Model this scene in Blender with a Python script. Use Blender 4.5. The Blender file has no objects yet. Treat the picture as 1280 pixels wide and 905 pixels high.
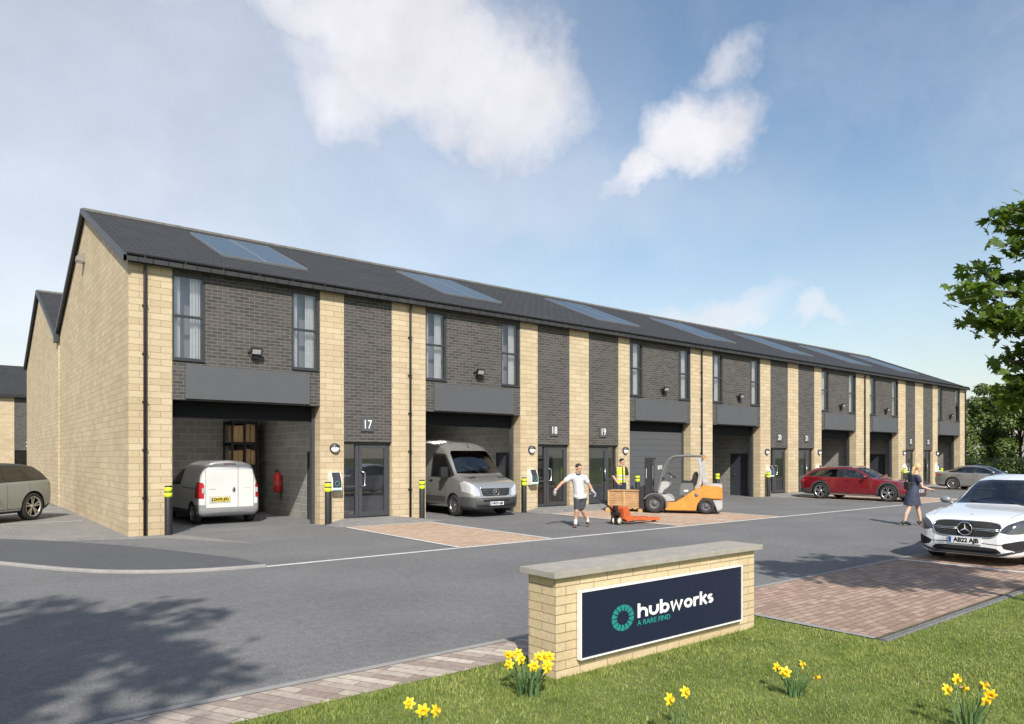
import bpy, bmesh, math, random
import numpy as np
from mathutils import Vector, Matrix
from mathutils.bvhtree import BVHTree
S = bpy.context.scene
C = S.collection
R = math.radians
rnd = random.Random(7)
SUN_AZ, SUN_EL = 31.0, 40.0      # degrees west of the facade normal, and height

# ---------------------------------------------------------------- objects
class MB:
    def __init__(s): s.v=[]; s.f=[]; s.m=[]; s.sm=[]
    def add(s, vs, fs, m=0, smooth=False):
        b=len(s.v); s.v.extend([tuple(v) for v in vs])
        for f in fs: s.f.append([b+i for i in f]); s.m.append(m); s.sm.append(smooth)
        return s
    def box(s,x0,x1,y0,y1,z0,z1,m=0):
        return s.add([(x0,y0,z0),(x1,y0,z0),(x1,y1,z0),(x0,y1,z0),(x0,y0,z1),(x1,y0,z1),(x1,y1,z1),(x0,y1,z1)],
              [(0,3,2,1),(4,5,6,7),(0,1,5,4),(1,2,6,5),(2,3,7,6),(3,0,4,7)],m)
    def quad(s,x0,x1,y,z0,z1):
        return s.add([(x0,y,z0),(x1,y,z0),(x1,y,z1),(x0,y,z1)],[(0,1,2,3)])
    def bbox(s,x0,x1,y0,y1,z0,z1,b=.01,m=0):
        # box with chamfered edges
        bm=bmesh.new(); bmesh.ops.create_cube(bm,size=1)
        for v in bm.verts: v.co=Vector(((x0+x1)/2+v.co.x*(x1-x0),(y0+y1)/2+v.co.y*(y1-y0),(z0+z1)/2+v.co.z*(z1-z0)))
        bmesh.ops.bevel(bm,geom=list(bm.edges),offset=b,segments=2,profile=.7,affect='EDGES')
        return s.frombm(bm,m)
    def frombm(s,bm,m=0,smooth=False,M=None):
        bm.verts.ensure_lookup_table(); bm.verts.index_update()
        vs=[(M@v.co if M else v.co.copy()) for v in bm.verts]
        s.add(vs,[[v.index for v in f.verts] for f in bm.faces],m,smooth); bm.free(); return s
    def prism(s,poly,axis,a,b,m=0,smooth=False):
        # 2D polygon swept along axis; poly in the two other axes, in order (x,y,z without axis)
        n=len(poly)
        def P(p,t):
            return {'x':(t,p[0],p[1]),'y':(p[0],t,p[1]),'z':(p[0],p[1],t)}[axis]
        vs=[P(p,a) for p in poly]+[P(p,b) for p in poly]
        ar=sum(poly[i][0]*poly[(i+1)%n][1]-poly[(i+1)%n][0]*poly[i][1] for i in range(n))
        flip=(ar>0)!=(axis=='y')
        f=[list(range(n)),list(range(2*n-1,n-1,-1))]+[[i,i+n,(i+1)%n+n,(i+1)%n] for i in range(n)]
        if flip: f=[x[::-1] for x in f]
        return s.add(vs,f,m,smooth)
    def tube(s,pts,r,n=8,m=0,caps=True,smooth=True):
        pts=[Vector(p) for p in pts]; k=len(pts)
        rs=r if isinstance(r,(list,tuple)) else [r]*k
        vs=[];fs=[]; up=None
        for i,p in enumerate(pts):
            t=(pts[min(i+1,k-1)]-pts[max(i-1,0)]).normalized()
            if up is None:
                up=Vector((0,0,1)) if abs(t.z)<.9 else Vector((1,0,0))
            a=t.cross(up).normalized(); b=a.cross(t).normalized(); up=b
            for j in range(n):
                q=2*math.pi*j/n; vs.append(p+(a*math.cos(q)+b*math.sin(q))*rs[i])
        for i in range(k-1):
            for j in range(n):
                fs.append((i*n+j,i*n+(j+1)%n,(i+1)*n+(j+1)%n,(i+1)*n+j))
        s.add(vs,fs,m,smooth)
        if caps:
            b=len(s.v)-len(vs)
            s.f.append([b+j for j in range(n)][::-1]); s.m.append(m); s.sm.append(False)
            s.f.append([b+(k-1)*n+j for j in range(n)]); s.m.append(m); s.sm.append(False)
        return s
    def lathe(s,prof,n=24,M=None,m=0,smooth=True):
        # prof: (r, h) about z
        vs=[];fs=[];k=len(prof)
        for r,h in prof:
            for j in range(n):
                q=2*math.pi*j/n; v=Vector((r*math.cos(q),r*math.sin(q),h)); vs.append(M@v if M else v)
        for i in range(k-1):
            for j in range(n): fs.append((i*n+j,i*n+(j+1)%n,(i+1)*n+(j+1)%n,(i+1)*n+j))
        return s.add(vs,fs,m,smooth)
    def ball(s,c,r,n=12,m=0,sc=(1,1,1),M=None):
        bm=bmesh.new(); bmesh.ops.create_uvsphere(bm,u_segments=n,v_segments=max(6,n*2//3),radius=r)
        for v in bm.verts:
            q=Vector((v.co.x*sc[0],v.co.y*sc[1],v.co.z*sc[2])); q=(M@q if M else q); v.co=q+Vector(c)
        return s.frombm(bm,m,True)
    def mesh(s,name,mats):
        me=bpy.data.meshes.new(name); me.from_pydata(s.v,[],s.f); 
        for x in (mats if isinstance(mats,(list,tuple)) else [mats]): me.materials.append(x)
        me.polygons.foreach_set('material_index',s.m); me.polygons.foreach_set('use_smooth',s.sm); me.update(); return me
    def build(s,name,mats,parent=None,loc=None):
        o=bpy.data.objects.new(name,s.mesh(name,mats)); C.objects.link(o)
        if parent: o.parent=parent
        if loc: o.location=loc
        return o
def tag(o,label,cat,group=None):
    o['label']=label; o['category']=cat
    if group: o['group']=group
    return o
def thing(name,label,cat,loc=(0,0,0),rz=0,group=None):
    o=bpy.data.objects.new(name,None); C.objects.link(o); o.location=loc; o.rotation_euler=(0,0,rz); o.empty_display_size=.1
    return tag(o,label,cat,group)
def struct(name,mb,m):
    o=mb.build(name,m); o['kind']='structure'; return o
def kids(o): return [c for c in C.objects if c.parent==o]
def dup(o,parent=None,loc=None,rz=None,label=None,first=True,cm=None):
    if cm is None:
        cm={}
        for c in C.objects:
            if c.parent: cm.setdefault(c.parent,[]).append(c)
    n=o.copy(); C.objects.link(n)
    if parent: n.parent=parent
    if loc: n.location=loc
    if rz is not None: n.rotation_euler=(0,0,rz)
    if label: n['label']=label
    for c in cm.get(o,[]): dup(c,n,cm=cm)
    return n
def evmesh(o):
    dg=bpy.context.evaluated_depsgraph_get(); dg.update()
    return bpy.data.meshes.new_from_object(o.evaluated_get(dg))
def text_mesh(txt,size,ext=.002,off=0,align='CENTER'):
    cu=bpy.data.curves.new('lettering','FONT'); cu.body=txt; cu.size=size; cu.extrude=ext; cu.offset=off
    cu.align_x=align; cu.align_y='CENTER'; cu.resolution_u=3
    o=bpy.data.objects.new('lettering',cu); C.objects.link(o); me=evmesh(o)
    bpy.data.objects.remove(o); bpy.data.curves.remove(cu); return me
def text_part(name,txt,size,m,parent,M,sx=1,ext=.002,off=0,align='CENTER'):
    me=text_mesh(txt,size,ext,off,align); me.transform(M@Matrix.Diagonal((sx,1,1,1))); me.materials.clear(); me.materials.append(m)
    o=bpy.data.objects.new(name,me); C.objects.link(o); o.parent=parent; return o
FRONT=Matrix(((1,0,0,0),(0,0,-1,0),(0,1,0,0),(0,0,0,1)))   # xy text plane -> facing -y, upright

# ---------------------------------------------------------------- materials
MATS={}
def new_mat(name):
    m=bpy.data.materials.new(name); m.use_nodes=True; nt=m.node_tree
    return m,nt,nt.nodes['Principled BSDF']
def N(nt,t,**k):
    n=nt.nodes.new(t)
    for a,b in k.items():
        if a.startswith('i_'): n.inputs[a[2:].replace('_',' ')].default_value=b
        else: setattr(n,a,b)
    return n
def math_(nt,op,a,b=None,c=None,clamp=False):
    n=nt.nodes.new('ShaderNodeMath'); n.operation=op; n.use_clamp=clamp
    for i,x in enumerate((a,b,c)):
        if x is None: continue
        if isinstance(x,(int,float)): n.inputs[i].default_value=x
        else: nt.links.new(x,n.inputs[i])
    return n.outputs[0]
def mixc(nt,f,a,b,mode='MIX'):
    n=nt.nodes.new('ShaderNodeMix'); n.data_type='RGBA'; n.blend_type=mode
    for i,x in ((0,f),(6,a),(7,b)):
        if isinstance(x,(int,float)): n.inputs[i].default_value=x
        elif isinstance(x,tuple): n.inputs[i].default_value=(*x[:3],1)
        else: nt.links.new(x,n.inputs[i])
    return n.outputs[2]
def noise(nt,vec,scale,detail=4,rough=.55):
    n=N(nt,'ShaderNodeTexNoise'); n.inputs['Scale'].default_value=scale; n.inputs['Detail'].default_value=detail; n.inputs['Roughness'].default_value=rough
    if vec is not None: nt.links.new(vec,n.inputs['Vector'])
    return n.outputs['Fac']
def ramp(nt,x,a,b,va=0.,vb=1.):
    n=nt.nodes.new('ShaderNodeMapRange'); n.clamp=True
    nt.links.new(x,n.inputs[0]); 
    for i,k in enumerate((a,b,va,vb)): n.inputs[i+1].default_value=k
    return n.outputs[0]
def bump(nt,p,h,strength,dist=.01):
    b=N(nt,'ShaderNodeBump'); b.inputs['Strength'].default_value=strength; b.inputs['Distance'].default_value=dist
    nt.links.new(h,b.inputs['Height']); nt.links.new(b.outputs[0],p.inputs['Normal'])
def mat(name,col,rough=.6,metal=0.,var=.12,scale=6.,coat=0.,bmp=0.,bscale=60.,spec=.5,emit=None,estr=1.):
    if name in MATS: return MATS[name]
    m,nt,p=new_mat(name); tc=N(nt,'ShaderNodeTexCoord').outputs['Object']
    p.inputs['Roughness'].default_value=rough; p.inputs['Metallic'].default_value=metal
    p.inputs['Coat Weight'].default_value=coat; p.inputs['Coat Roughness'].default_value=.04; p.inputs['Specular IOR Level'].default_value=spec
    if var>0:
        f=ramp(nt,noise(nt,tc,scale,5),.3,.7,1-var,1+var)
        c=N(nt,'ShaderNodeVectorMath',operation='SCALE'); c.inputs[0].default_value=col; nt.links.new(f,c.inputs['Scale'])
        nt.links.new(c.outputs[0],p.inputs['Base Color'])
        nt.links.new(ramp(nt,noise(nt,tc,scale*2.3,3),.3,.7,max(.02,rough*.85),min(1,rough*1.15)),p.inputs['Roughness'])
    else: p.inputs['Base Color'].default_value=(*col,1)
    if bmp: bump(nt,p,noise(nt,tc,bscale,4),bmp)
    if emit: p.inputs['Emission Color'].default_value=(*emit,1); p.inputs['Emission Strength'].default_value=estr
    MATS[name]=m; return m
def wallvec(nt):
    # plan the two coordinates that run along the face: (x,z), (y,z) or (x,y)
    tc=N(nt,'ShaderNodeTexCoord').outputs['Object']; g=N(nt,'ShaderNodeNewGeometry').outputs['True Normal']
    sp=N(nt,'ShaderNodeSeparateXYZ'); nt.links.new(tc,sp.inputs[0]); sn=N(nt,'ShaderNodeSeparateXYZ'); nt.links.new(g,sn.inputs[0])
    fx=math_(nt,'GREATER_THAN',math_(nt,'ABSOLUTE',sn.outputs[0]),.6); fz=math_(nt,'GREATER_THAN',math_(nt,'ABSOLUTE',sn.outputs[2]),.8)
    def mx(f,a,b): return math_(nt,'ADD',math_(nt,'MULTIPLY',a,math_(nt,'SUBTRACT',1.,f)),math_(nt,'MULTIPLY',b,f))
    u=mx(fx,sp.outputs[0],sp.outputs[1]); v=mx(fz,sp.outputs[2],sp.outputs[1])
    cb=N(nt,'ShaderNodeCombineXYZ'); nt.links.new(u,cb.inputs[0]); nt.links.new(v,cb.inputs[1]); return cb.outputs[0],tc
def brick_mat(name,c1,c2,mortar,bw,bh,ms=.008,rough=.85,var=.2,bmp=.5,gr=25.,rot=0,freq=2,off=.5,msmooth=.1,fine=0.):
    m,nt,p=new_mat(name); vec,tc=wallvec(nt)
    if rot:
        mp=N(nt,'ShaderNodeMapping'); mp.inputs['Rotation'].default_value=(0,0,rot); nt.links.new(vec,mp.inputs[0]); vec=mp.outputs[0]
    b=N(nt,'ShaderNodeTexBrick'); b.offset=off; b.offset_frequency=freq; nt.links.new(vec,b.inputs['Vector'])
    b.inputs['Color1'].default_value=(*c1,1); b.inputs['Color2'].default_value=(*c2,1); b.inputs['Mortar'].default_value=(*mortar,1)
    b.inputs['Scale'].default_value=1; b.inputs['Mortar Size'].default_value=ms; b.inputs['Mortar Smooth'].default_value=msmooth
    b.inputs['Brick Width'].default_value=bw; b.inputs['Row Height'].default_value=bh; b.inputs['Bias'].default_value=0
    n1=ramp(nt,noise(nt,tc,gr,6,.65),.25,.75,1-var,1+var); n2=ramp(nt,noise(nt,tc,.5,4),.3,.7,.92,1.06)
    sc=N(nt,'ShaderNodeVectorMath',operation='SCALE'); nt.links.new(b.outputs['Color'],sc.inputs[0]); nt.links.new(math_(nt,'MULTIPLY',n1,n2),sc.inputs['Scale'])
    nt.links.new(sc.outputs[0],p.inputs['Base Color']); p.inputs['Roughness'].default_value=rough; p.inputs['Specular IOR Level'].default_value=.25
    h=math_(nt,'ADD',math_(nt,'MULTIPLY',math_(nt,'SUBTRACT',1.,b.outputs['Fac']),1.),math_(nt,'MULTIPLY',noise(nt,tc,gr,6,.6),.55+fine))
    bump(nt,p,h,bmp,.012); MATS[name]=m; return m
def glass_mat(name,tint,refl=.35,rough=.01,tr=1.0):
    # window glass: mirror of the sky plus a tinted clear share that lets sun through
    m=bpy.data.materials.new(name); m.use_nodes=True; nt=m.node_tree; nt.nodes.clear()
    out=N(nt,'ShaderNodeOutputMaterial'); mx=N(nt,'ShaderNodeMixShader'); gl=N(nt,'ShaderNodeBsdfGlossy'); t=N(nt,'ShaderNodeBsdfTransparent')
    gl.inputs['Roughness'].default_value=rough; gl.inputs['Color'].default_value=(.95,.97,1,1); t.inputs[0].default_value=(*tint,1)
    lw=N(nt,'ShaderNodeLayerWeight'); lw.inputs[0].default_value=.35
    f=math_(nt,'ADD',math_(nt,'MULTIPLY',lw.outputs['Fresnel'],.75),refl,clamp=True)
    nt.links.new(f,mx.inputs[0]); nt.links.new(t.outputs[0],mx.inputs[1]); nt.links.new(gl.outputs[0],mx.inputs[2]); nt.links.new(mx.outputs[0],out.inputs[0])
    MATS[name]=m; return m

stone=brick_mat('split_face_stone',(.455,.365,.235),(.535,.445,.30),(.28,.205,.12),.47,.158,.005,.9,.17,.55,28)
dbrick=brick_mat('dark_brick',(.052,.050,.048),(.086,.081,.076),(.155,.145,.132),.27,.088,.008,.8,.2,.3,45,freq=2)
block=brick_mat('grey_block',(.22,.215,.2),(.28,.27,.255),(.40,.385,.36),.44,.222,.008,.9,.14,.2,30)
slate=brick_mat('roof_tiles',(.036,.037,.039),(.046,.047,.049),(.013,.013,.014),.33,.19,.014,.72,.14,.5,12)
anth=mat('anthracite_metal',(.035,.037,.041),.42,var=.06)
anth2=mat('grey_board',(.085,.089,.095),.5,var=.05,scale=2)
blackm=mat('black_metal',(.016,.016,.018),.5,var=.1)
ridgem=mat('ridge_tile',(.15,.145,.135),.8,var=.25,scale=4)
fasc=mat('grey_fascia',(.036,.039,.044),.45,var=.05)
whitep=mat('white_plastic',(.75,.75,.74),.35,var=.04)
curtm=mat('white_curtain',(.88,.88,.90),.8,var=.06)
steel=mat('brushed_steel',(.62,.62,.63),.28,1.,var=.08)
winglass=glass_mat('window_glass',(.985,.985,.99),.07)
doorglass=glass_mat('door_glass',(.70,.72,.75),.16)
plaster=mat('pale_plaster',(.72,.71,.69),.8,var=.1,scale=2)
# ================================================================ ground
def sheet(name,poly,z,m,sub=None):
    mb=MB(); mb.add([(x,y,z) for x,y in poly],[list(range(len(poly)))]); return struct(name,mb,m)
def ground_mat(name,c1,c2,scale,fine,rough=.9,bm=.3,patch=(.86,1.1),pscale=.35,spk=.3,stretch=None,wear=False):
    m,nt,p=new_mat(name); tc=N(nt,'ShaderNodeTexCoord').outputs['Object']
    v=tc
    if stretch:
        mp=N(nt,'ShaderNodeMapping'); mp.inputs['Scale'].default_value=stretch; nt.links.new(tc,mp.inputs[0]); v=mp.outputs[0]
    c=mixc(nt,ramp(nt,noise(nt,v,scale,6,.6),.3,.7),c1,c2)
    if wear:
        mw=N(nt,'ShaderNodeMapping'); mw.inputs['Scale'].default_value=(.05,1.1,1); nt.links.new(tc,mw.inputs[0])
        c=mixc(nt,ramp(nt,noise(nt,mw.outputs[0],1.,5,.6),.48,.72,0,.22),c,(.10,.10,.10)); c=mixc(nt,ramp(nt,noise(nt,tc,1.9,7,.7),.62,.74,0,.35),c,(.085,.085,.085))
    k=math_(nt,'MULTIPLY',ramp(nt,noise(nt,tc,pscale,5),.3,.7,*patch),ramp(nt,noise(nt,tc,fine,2,.8),.3,.7,1-spk,1+spk))
    sc=N(nt,'ShaderNodeVectorMath',operation='SCALE'); nt.links.new(c,sc.inputs[0]); nt.links.new(k,sc.inputs['Scale'])
    nt.links.new(sc.outputs[0],p.inputs['Base Color']); p.inputs['Roughness'].default_value=rough; p.inputs['Specular IOR Level'].default_value=.3
    if bm: bump(nt,p,noise(nt,tc,fine*.7,3,.7),bm,.006)
    return m
asph=ground_mat('road_asphalt',(.135,.135,.135),(.178,.177,.176),9,70,.85,.35,(.88,1.1),.5,.42,wear=True)
asph_dark=ground_mat('footpath_asphalt',(.080,.083,.088),(.10,.102,.108),7,80,.9,.3,(.94,1.06),.6,.25)
turf=ground_mat('turf_soil',(.085,.125,.028),(.155,.175,.055),5,60,.95,.3,(.75,1.25),1.2,.4)
field=ground_mat('rough_ground',(.06,.085,.03),(.10,.115,.05),.3,6,.95,0)
kerbm=ground_mat('kerb_concrete',(.25,.24,.23),(.31,.30,.285),6,90,.85,.2,(.9,1.1),1.,.15)
whitel=ground_mat('white_line',(.55,.54,.52),(.66,.65,.62),7,60,.8,.1,(.9,1.06),1.5,.12)
gpave=brick_mat('grey_block_paving',(.20,.195,.19),(.265,.255,.245),(.13,.125,.12),.2,.1,.006,.85,.2,.2,18)
tpave=brick_mat('tan_block_paving',(.40,.275,.195),(.50,.375,.28),(.26,.19,.15),.2,.1,.006,.85,.2,.2,18)
rpave=brick_mat('brown_block_paving',(.27,.185,.14),(.41,.30,.235),(.15,.11,.09),.21,.105,.007,.85,.22,.3,18)
setts=brick_mat('mixed_sett_paving',(.26,.20,.17),(.50,.44,.37),(.2,.17,.15),.62,.115,.006,.85,.25,.3,14,rot=R(62),freq=2)
floorm=ground_mat('concrete_floor',(.145,.146,.15),(.175,.176,.18),3,50,.75,.1,(.93,1.05),.6,.2)
mb=MB(); n=40; L=700
mb.add([(-L,-L,0),(L,-L,0),(L,L,0),(-L,L,0)],[(0,1,2,3)])
struct('ground',mb,field)
sheet('road',[(-60,-13.0),(58,-13.0),(58,46.5),(-60,46.5)],.004,asph)
# yard paving left of the gable
sheet('yard_paving',[(-30,-1.05),(-9,0.9),(-3.2,.72),(0.62,-.9),(2.06,-3.5),(1.0,-.02),(0.0,-.001),(0,13.15),(-.2,13.2),(-.2,27.2),(-30,27.2)],.008,gpave)
for k,(x0,x1) in enumerate(((-14,-.2),)):
    sheet('yard_line',[(x0,5.55),(x1,5.55),(x1,5.64),(x0,5.64)],.012,whitel)
    sheet('yard_line',[(x0,10.4),(x1,10.4),(x1,10.5),(x0,10.5)],.012,whitel)
# raised footpath with a kerb, curving into the yard
out=[(-40,2.2),(-9,1.3),(-5.2,.2),(-3.6,-1.75),(-2.61,-3.17),(-2.1,-4.2),(-1.55,-5.35),(-.9,-6.05),(-.1,-6.42),(.6,-6.53),(1.05,-6.55)]
inn=[(2.0,-6.35),(1.75,-5.5),(1.45,-5.0),(1.05,-4.6),(.55,-3.95),(.1,-2.9),(-.7,-1.5),(-1.5,-.3),(-2.3,.65),(-3.2,1.3),(-5.,2.0),(-9,3.0),(-40,4)]
def cr(pts,n=6):
    o=[]
    for i in range(len(pts)-1):
        a,b,c,d=[Vector(pts[max(0,min(len(pts)-1,j))]) for j in (i-1,i,i+1,i+2)]
        for k in range(n):
            t=k/n; o.append(tuple(.5*((2*b)+(c-a)*t+(2*a-5*b+4*c-d)*t*t+(3*b-a-3*c+d)*t**3)))
    o.append(tuple(pts[-1])); return o
outc=cr(out)
KP=[(-9.0,.55),(-6.2,-.1),(-4.4,-1.15),(-3.3,-2.25),(-2.65,-3.2),(-2.15,-4.15),(-1.7,-4.95),(-1.25,-5.55),(-.6,-6.08),(.1,-6.38),(.95,-6.52)]
kc=cr(KP,6)
IN=[(.95,-6.50),(.98,-6.2),(.82,-5.3),(.45,-4.2),(.05,-3.1),(-.45,-1.95),(-1.2,-.55),(-2.4,1.15),(-4.2,2.3),(-9,3.4)]
ic=cr(IN,6)
mb=MB(); poly=[(x,y) for x,y in kc]+[(x,y) for x,y in ic[1:]]
mb.add([(x,y,.028) for x,y in poly],[list(range(len(poly)))]); struct('footpath',mb,asph_dark)
def strip(name,pts,w0,w1,z0,z1,m):
    # kerb: pts path, section from w0 to w1 to the left of travel, z0..z1
    pts=[Vector(p) for p in pts]; vs=[];fs=[]
    for i,p in enumerate(pts):
        t=(pts[min(i+1,len(pts)-1)]-pts[max(i-1,0)]).normalized(); nrm=Vector((-t.y,t.x))
        a=p+nrm*w0; b=p+nrm*w1; vs+=[(a.x,a.y,z0),(a.x,a.y,z1-.012),(a.x+nrm.x*.012*(1 if w1>w0 else -1),a.y+nrm.y*.012*(1 if w1>w0 else -1),z1),(b.x,b.y,z1),(b.x,b.y,z0)]
    for i in range(len(pts)-1):
        for j in range(4): fs.append((i*5+j,i*5+j+1,(i+1)*5+j+1,(i+1)*5+j))
    fs+= [(0,1,2,3,4),tuple((len(pts)-1)*5+j for j in (4,3,2,1,0))]
    mb=MB(); mb.add(vs,fs); return struct(name,mb,m)
strip('kerb',kc,-.10,.0,.0,.05,kerbm)
# flush edging that carries on along the units
sheet('edging_line',[(.95,-6.62),(56,-6.62),(56,-6.50),(.95,-6.50)],.0085,whitel)
# white edged tan parking bays in front of the units
def bay(x0,x1,div=None,y0=-6.5,y1=-1.25,e=.09,name='parking_bay',m=None):
    sheet(name,[(x0,y0),(x1,y0),(x1,y1),(x0,y1)],.012,m or tpave)
    for a,b in ((x0-e,x0),(x1,x1+e)): sheet('bay_line',[(a,y0),(b,y0),(b,y1),(a,y1)],.0165,whitel)
    sheet('bay_line',[(x0-e,y1),(x1+e,y1),(x1+e,y1+e),(x0-e,y1+e)],.0165,whitel)
    if div: sheet('bay_line',[(div-.04,y0),(div+.04,y0),(div+.04,y1),(div-.04,y1)],.0165,whitel)
bay(5.05,7.53); bay(12.35,17.15,14.8); bay(27.3,32.2,29.8); bay(41.9,46.9,44.4)
# entrance ramps up to the glass doors
def ramp_(x0,x1,px0,px1):
    mb=MB(); y=-1.15
    mb.add([(x0,0,.14),(x1,0,.14),(px0,-.0,.01),(px1,-.0,.01),(px0-.1,y,.0105),(px1+.1,y,.0105),(x0,.32,.14),(x1,.32,.14)],
           [(6,0,1,7),(2,4,0),(0,4,5,1),(1,5,3)]); struct('entrance_paving',mb,gpave)
ramp_(5.5,7.0,4.85,8.1); ramp_(12.75,16.8,12.1,17.4); ramp_(27.4,31.4,26.7,32.0); ramp_(42.15,46.1,41.4,46.8)
# near side: sett strip, kerb edging, right-hand bays, grass
sheet('paved_strip',[(-60,-13.60),(4.15,-13.60),(4.15,-13.06),(-60,-13.06)],.013,setts)
sheet('strip_edging',[(-60,-13.06),(4.15,-13.06),(4.15,-12.97),(-60,-12.97)],.017,kerbm)
sheet('parking_bay',[(4.27,-15.35),(10.35,-15.35),(10.35,-12.98),(4.27,-12.98)],.013,rpave)
sheet('parking_bay',[(10.47,-15.35),(60,-15.35),(60,-12.98),(10.47,-12.98)],.013,rpave)
sheet('bay_line',[(10.35,-15.35),(10.47,-15.35),(10.47,-12.98),(10.35,-12.98)],.0165,whitel)
sheet('bay_line',[(4.15,-12.98),(60,-12.98),(60,-12.90),(4.15,-12.90)],.0165,kerbm)
sheet('bay_edging',[(4.17,-15.35),(4.27,-15.35),(4.27,-12.98),(4.17,-12.98)],.020,kerbm)
strip('kerb',[(4.2,-15.4),(8,-15.4),(20,-15.4),(60,-15.4)],-.08,.0,0,.024,asph)
gp=[(-60,-13.60),(4.17,-13.60),(4.17,-15.5),(60,-15.5),(60,-60),(-60,-60)]
sheet('lawn',gp,.010,turf)
# ================================================================ the terrace of units
XE=51.6; RD=13.2
BT=thing('industrial_terrace','long two-storey terrace of business units, buff stone piers and dark brick, dark pitched roof','building')
UNITS=[dict(n=17,bay=(.96,4.77),door=(5.48,7.02),R=1,state='open'),
       dict(n=18,bay=(8.19,11.96),door=(12.74,14.26),R=1,state='open'),
       dict(n=19,bay=(17.46,21.27),door=(15.23,16.83),R=0,state='shut'),
       dict(n=20,bay=(22.79,26.50),door=(27.35,28.90),R=1,state='open'),
       dict(n=21,bay=(32.12,35.87),door=(29.86,31.41),R=0,state='open'),
       dict(n=22,bay=(37.46,41.14),door=(42.12,43.50),R=1,state='open'),
       dict(n=23,bay=(46.88,50.62),door=(44.66,46.12),R=0,state='open')]
PIERS=[(0,.96),(4.77,5.48),(7.02,8.19),(11.96,12.74),(14.26,15.23),(16.83,17.46),(21.27,22.79),(26.50,27.35),(28.90,29.86),(31.41,32.12),(35.87,37.46),(41.14,42.12),(43.50,44.66),(46.12,46.88),(50.62,XE)]
def part(name,mb,m,parent=BT): return mb.build(name,m,parent)
for i,(a,b) in enumerate(PIERS):
    part('stone_pier',MB().box(a+(.003 if i==0 else 0),b,0,.42,0,6.52),stone)
# gable ends: stone pentagons with the rear range behind
def gable(x0,x1,y0,y1,ridge,zr,ze,m=stone):
    return MB().prism([(y0,0),(y1,0),(y1,ze),((y0+y1)/2 if ridge is None else ridge,zr),(y0,ze)],'x',x0,x1)
part('gable_wall',gable(0,.3,0.003,RD-.003,None,9.46,6.66),stone)
part('gable_wall',gable(-.05,.1,RD+.35,27.15,None,9.45,6.64),stone); part('gable_nib',MB().box(-.05,.1,RD+.003,RD+.347,0,6.5),stone)
part('gable_wall',gable(XE-.3,XE,.425,RD-.003,None,9.46,6.66),stone)
part('rear_wall',MB().box(.1,XE,26.9,27.15,0,6.66),stone)
# --- roofs
def roofpart(y0,y1,x0,x1,ze=6.70,zr=9.53,ov=.24):
    ym=(y0+y1)/2; sl=(zr-ze)/(ym-y0); za=ze-ov*sl
    t=.10
    r=part('roof',MB().prism([(y0-ov,za),(ym,zr),(y1+ov*.3,ze-ov*.3*sl),(y1+ov*.3,ze-ov*.3*sl-t),(ym,zr-t),(y0-ov,za-t)],'x',x0,x1),slate)
    mb=MB(); 
    for k in range(int((x1-x0)/.45)):
        a=x0+k*.45; mb.box(a+.004,a+.446,ym-.13,ym+.13,zr-.045,zr+.03)
    mb.tube([(x0,ym,zr+.0),(x1,ym,zr+.0)],.07,8); mb.build('ridge_tiles',ridgem,r)
    # dark dry verge along both gables
    for xe,sg in ((x0,-1),(x1,1)):
        mb=MB(); a=min(xe,xe+sg*.05); b=max(xe,xe+sg*.05)
        for (ya,zza,yb,zzb) in ((y0-ov,za,ym,zr),(ym,zr,y1+ov*.3,ze-ov*.3*sl)):
            mb.prism([(ya,zza+.02),(yb,zzb+.02),(yb,zzb-.15),(ya,zza-.15)],'x',a,b)
            nst=int(abs(yb-ya)/.3)
            for q in range(nst):
                f0,f1=q/nst,(q+.93)/nst
                ya2,yb2=ya+(yb-ya)*f0,ya+(yb-ya)*f1; z2,z3=zza+(zzb-zza)*f0,zza+(zzb-zza)*f1
                mb.prism([(ya2,z2+.035),(yb2,z3+.035),(yb2,z3-.12),(ya2,z2-.12)],'x',a-.012,b+.012)
        mb.build('verge_trim',anth,r)
    return r
roofpart(0,RD,-.09,XE+.09)
roofpart(RD+.35,27.15,-.14,XE+.09)
part('valley_gutter',MB().box(-.15,XE,RD-.02,RD+.32,6.50,6.72).box(-.19,-.051,RD-.12,RD+.34,6.28,6.60),anth)
# --- eaves: fascia, gutter, soffit, downpipes
part('fascia_board',MB().box(-.02,XE+.04,-.075,-.003,6.515,6.66),fasc)
mb=MB(); pr=[(-.055*math.cos(q)-.155,6.70-.062*math.sin(q)) for q in [math.pi*i/8 for i in range(9)]]
pr2=[(-.045*math.cos(q)-.155,6.70-.052*math.sin(q)) for q in [math.pi*i/8 for i in range(9)]][::-1]
mb.prism([(y,z) for y,z in pr+pr2],'x',-.06,XE+.10)
part('gutter',mb,blackm)
gb_=MB().box(0,.03,-.215,-.076,6.605,6.66).box(0,.03,-.222,-.215,6.605,6.695).build('gutter_bracket',blackm,BT,(.3,0,0)); x=1.2
while x<XE: dup(gb_,BT,(x,0,0)); x+=.9
for x in (.345,7.62,21.96,36.79,51.45):
    p=[(x,-.15,6.66),(x,-.15,6.52),(x,-.06,6.36),(x,-.06,6.2),(x,-.06,.02)]
    mb=MB().tube(p,.037,10)
    z=.9
    while z<6: mb.box(x-.055,x+.055,-.075,-.001,z,z+.035); z+=1.15
    part('downpipe',mb,blackm)
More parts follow.
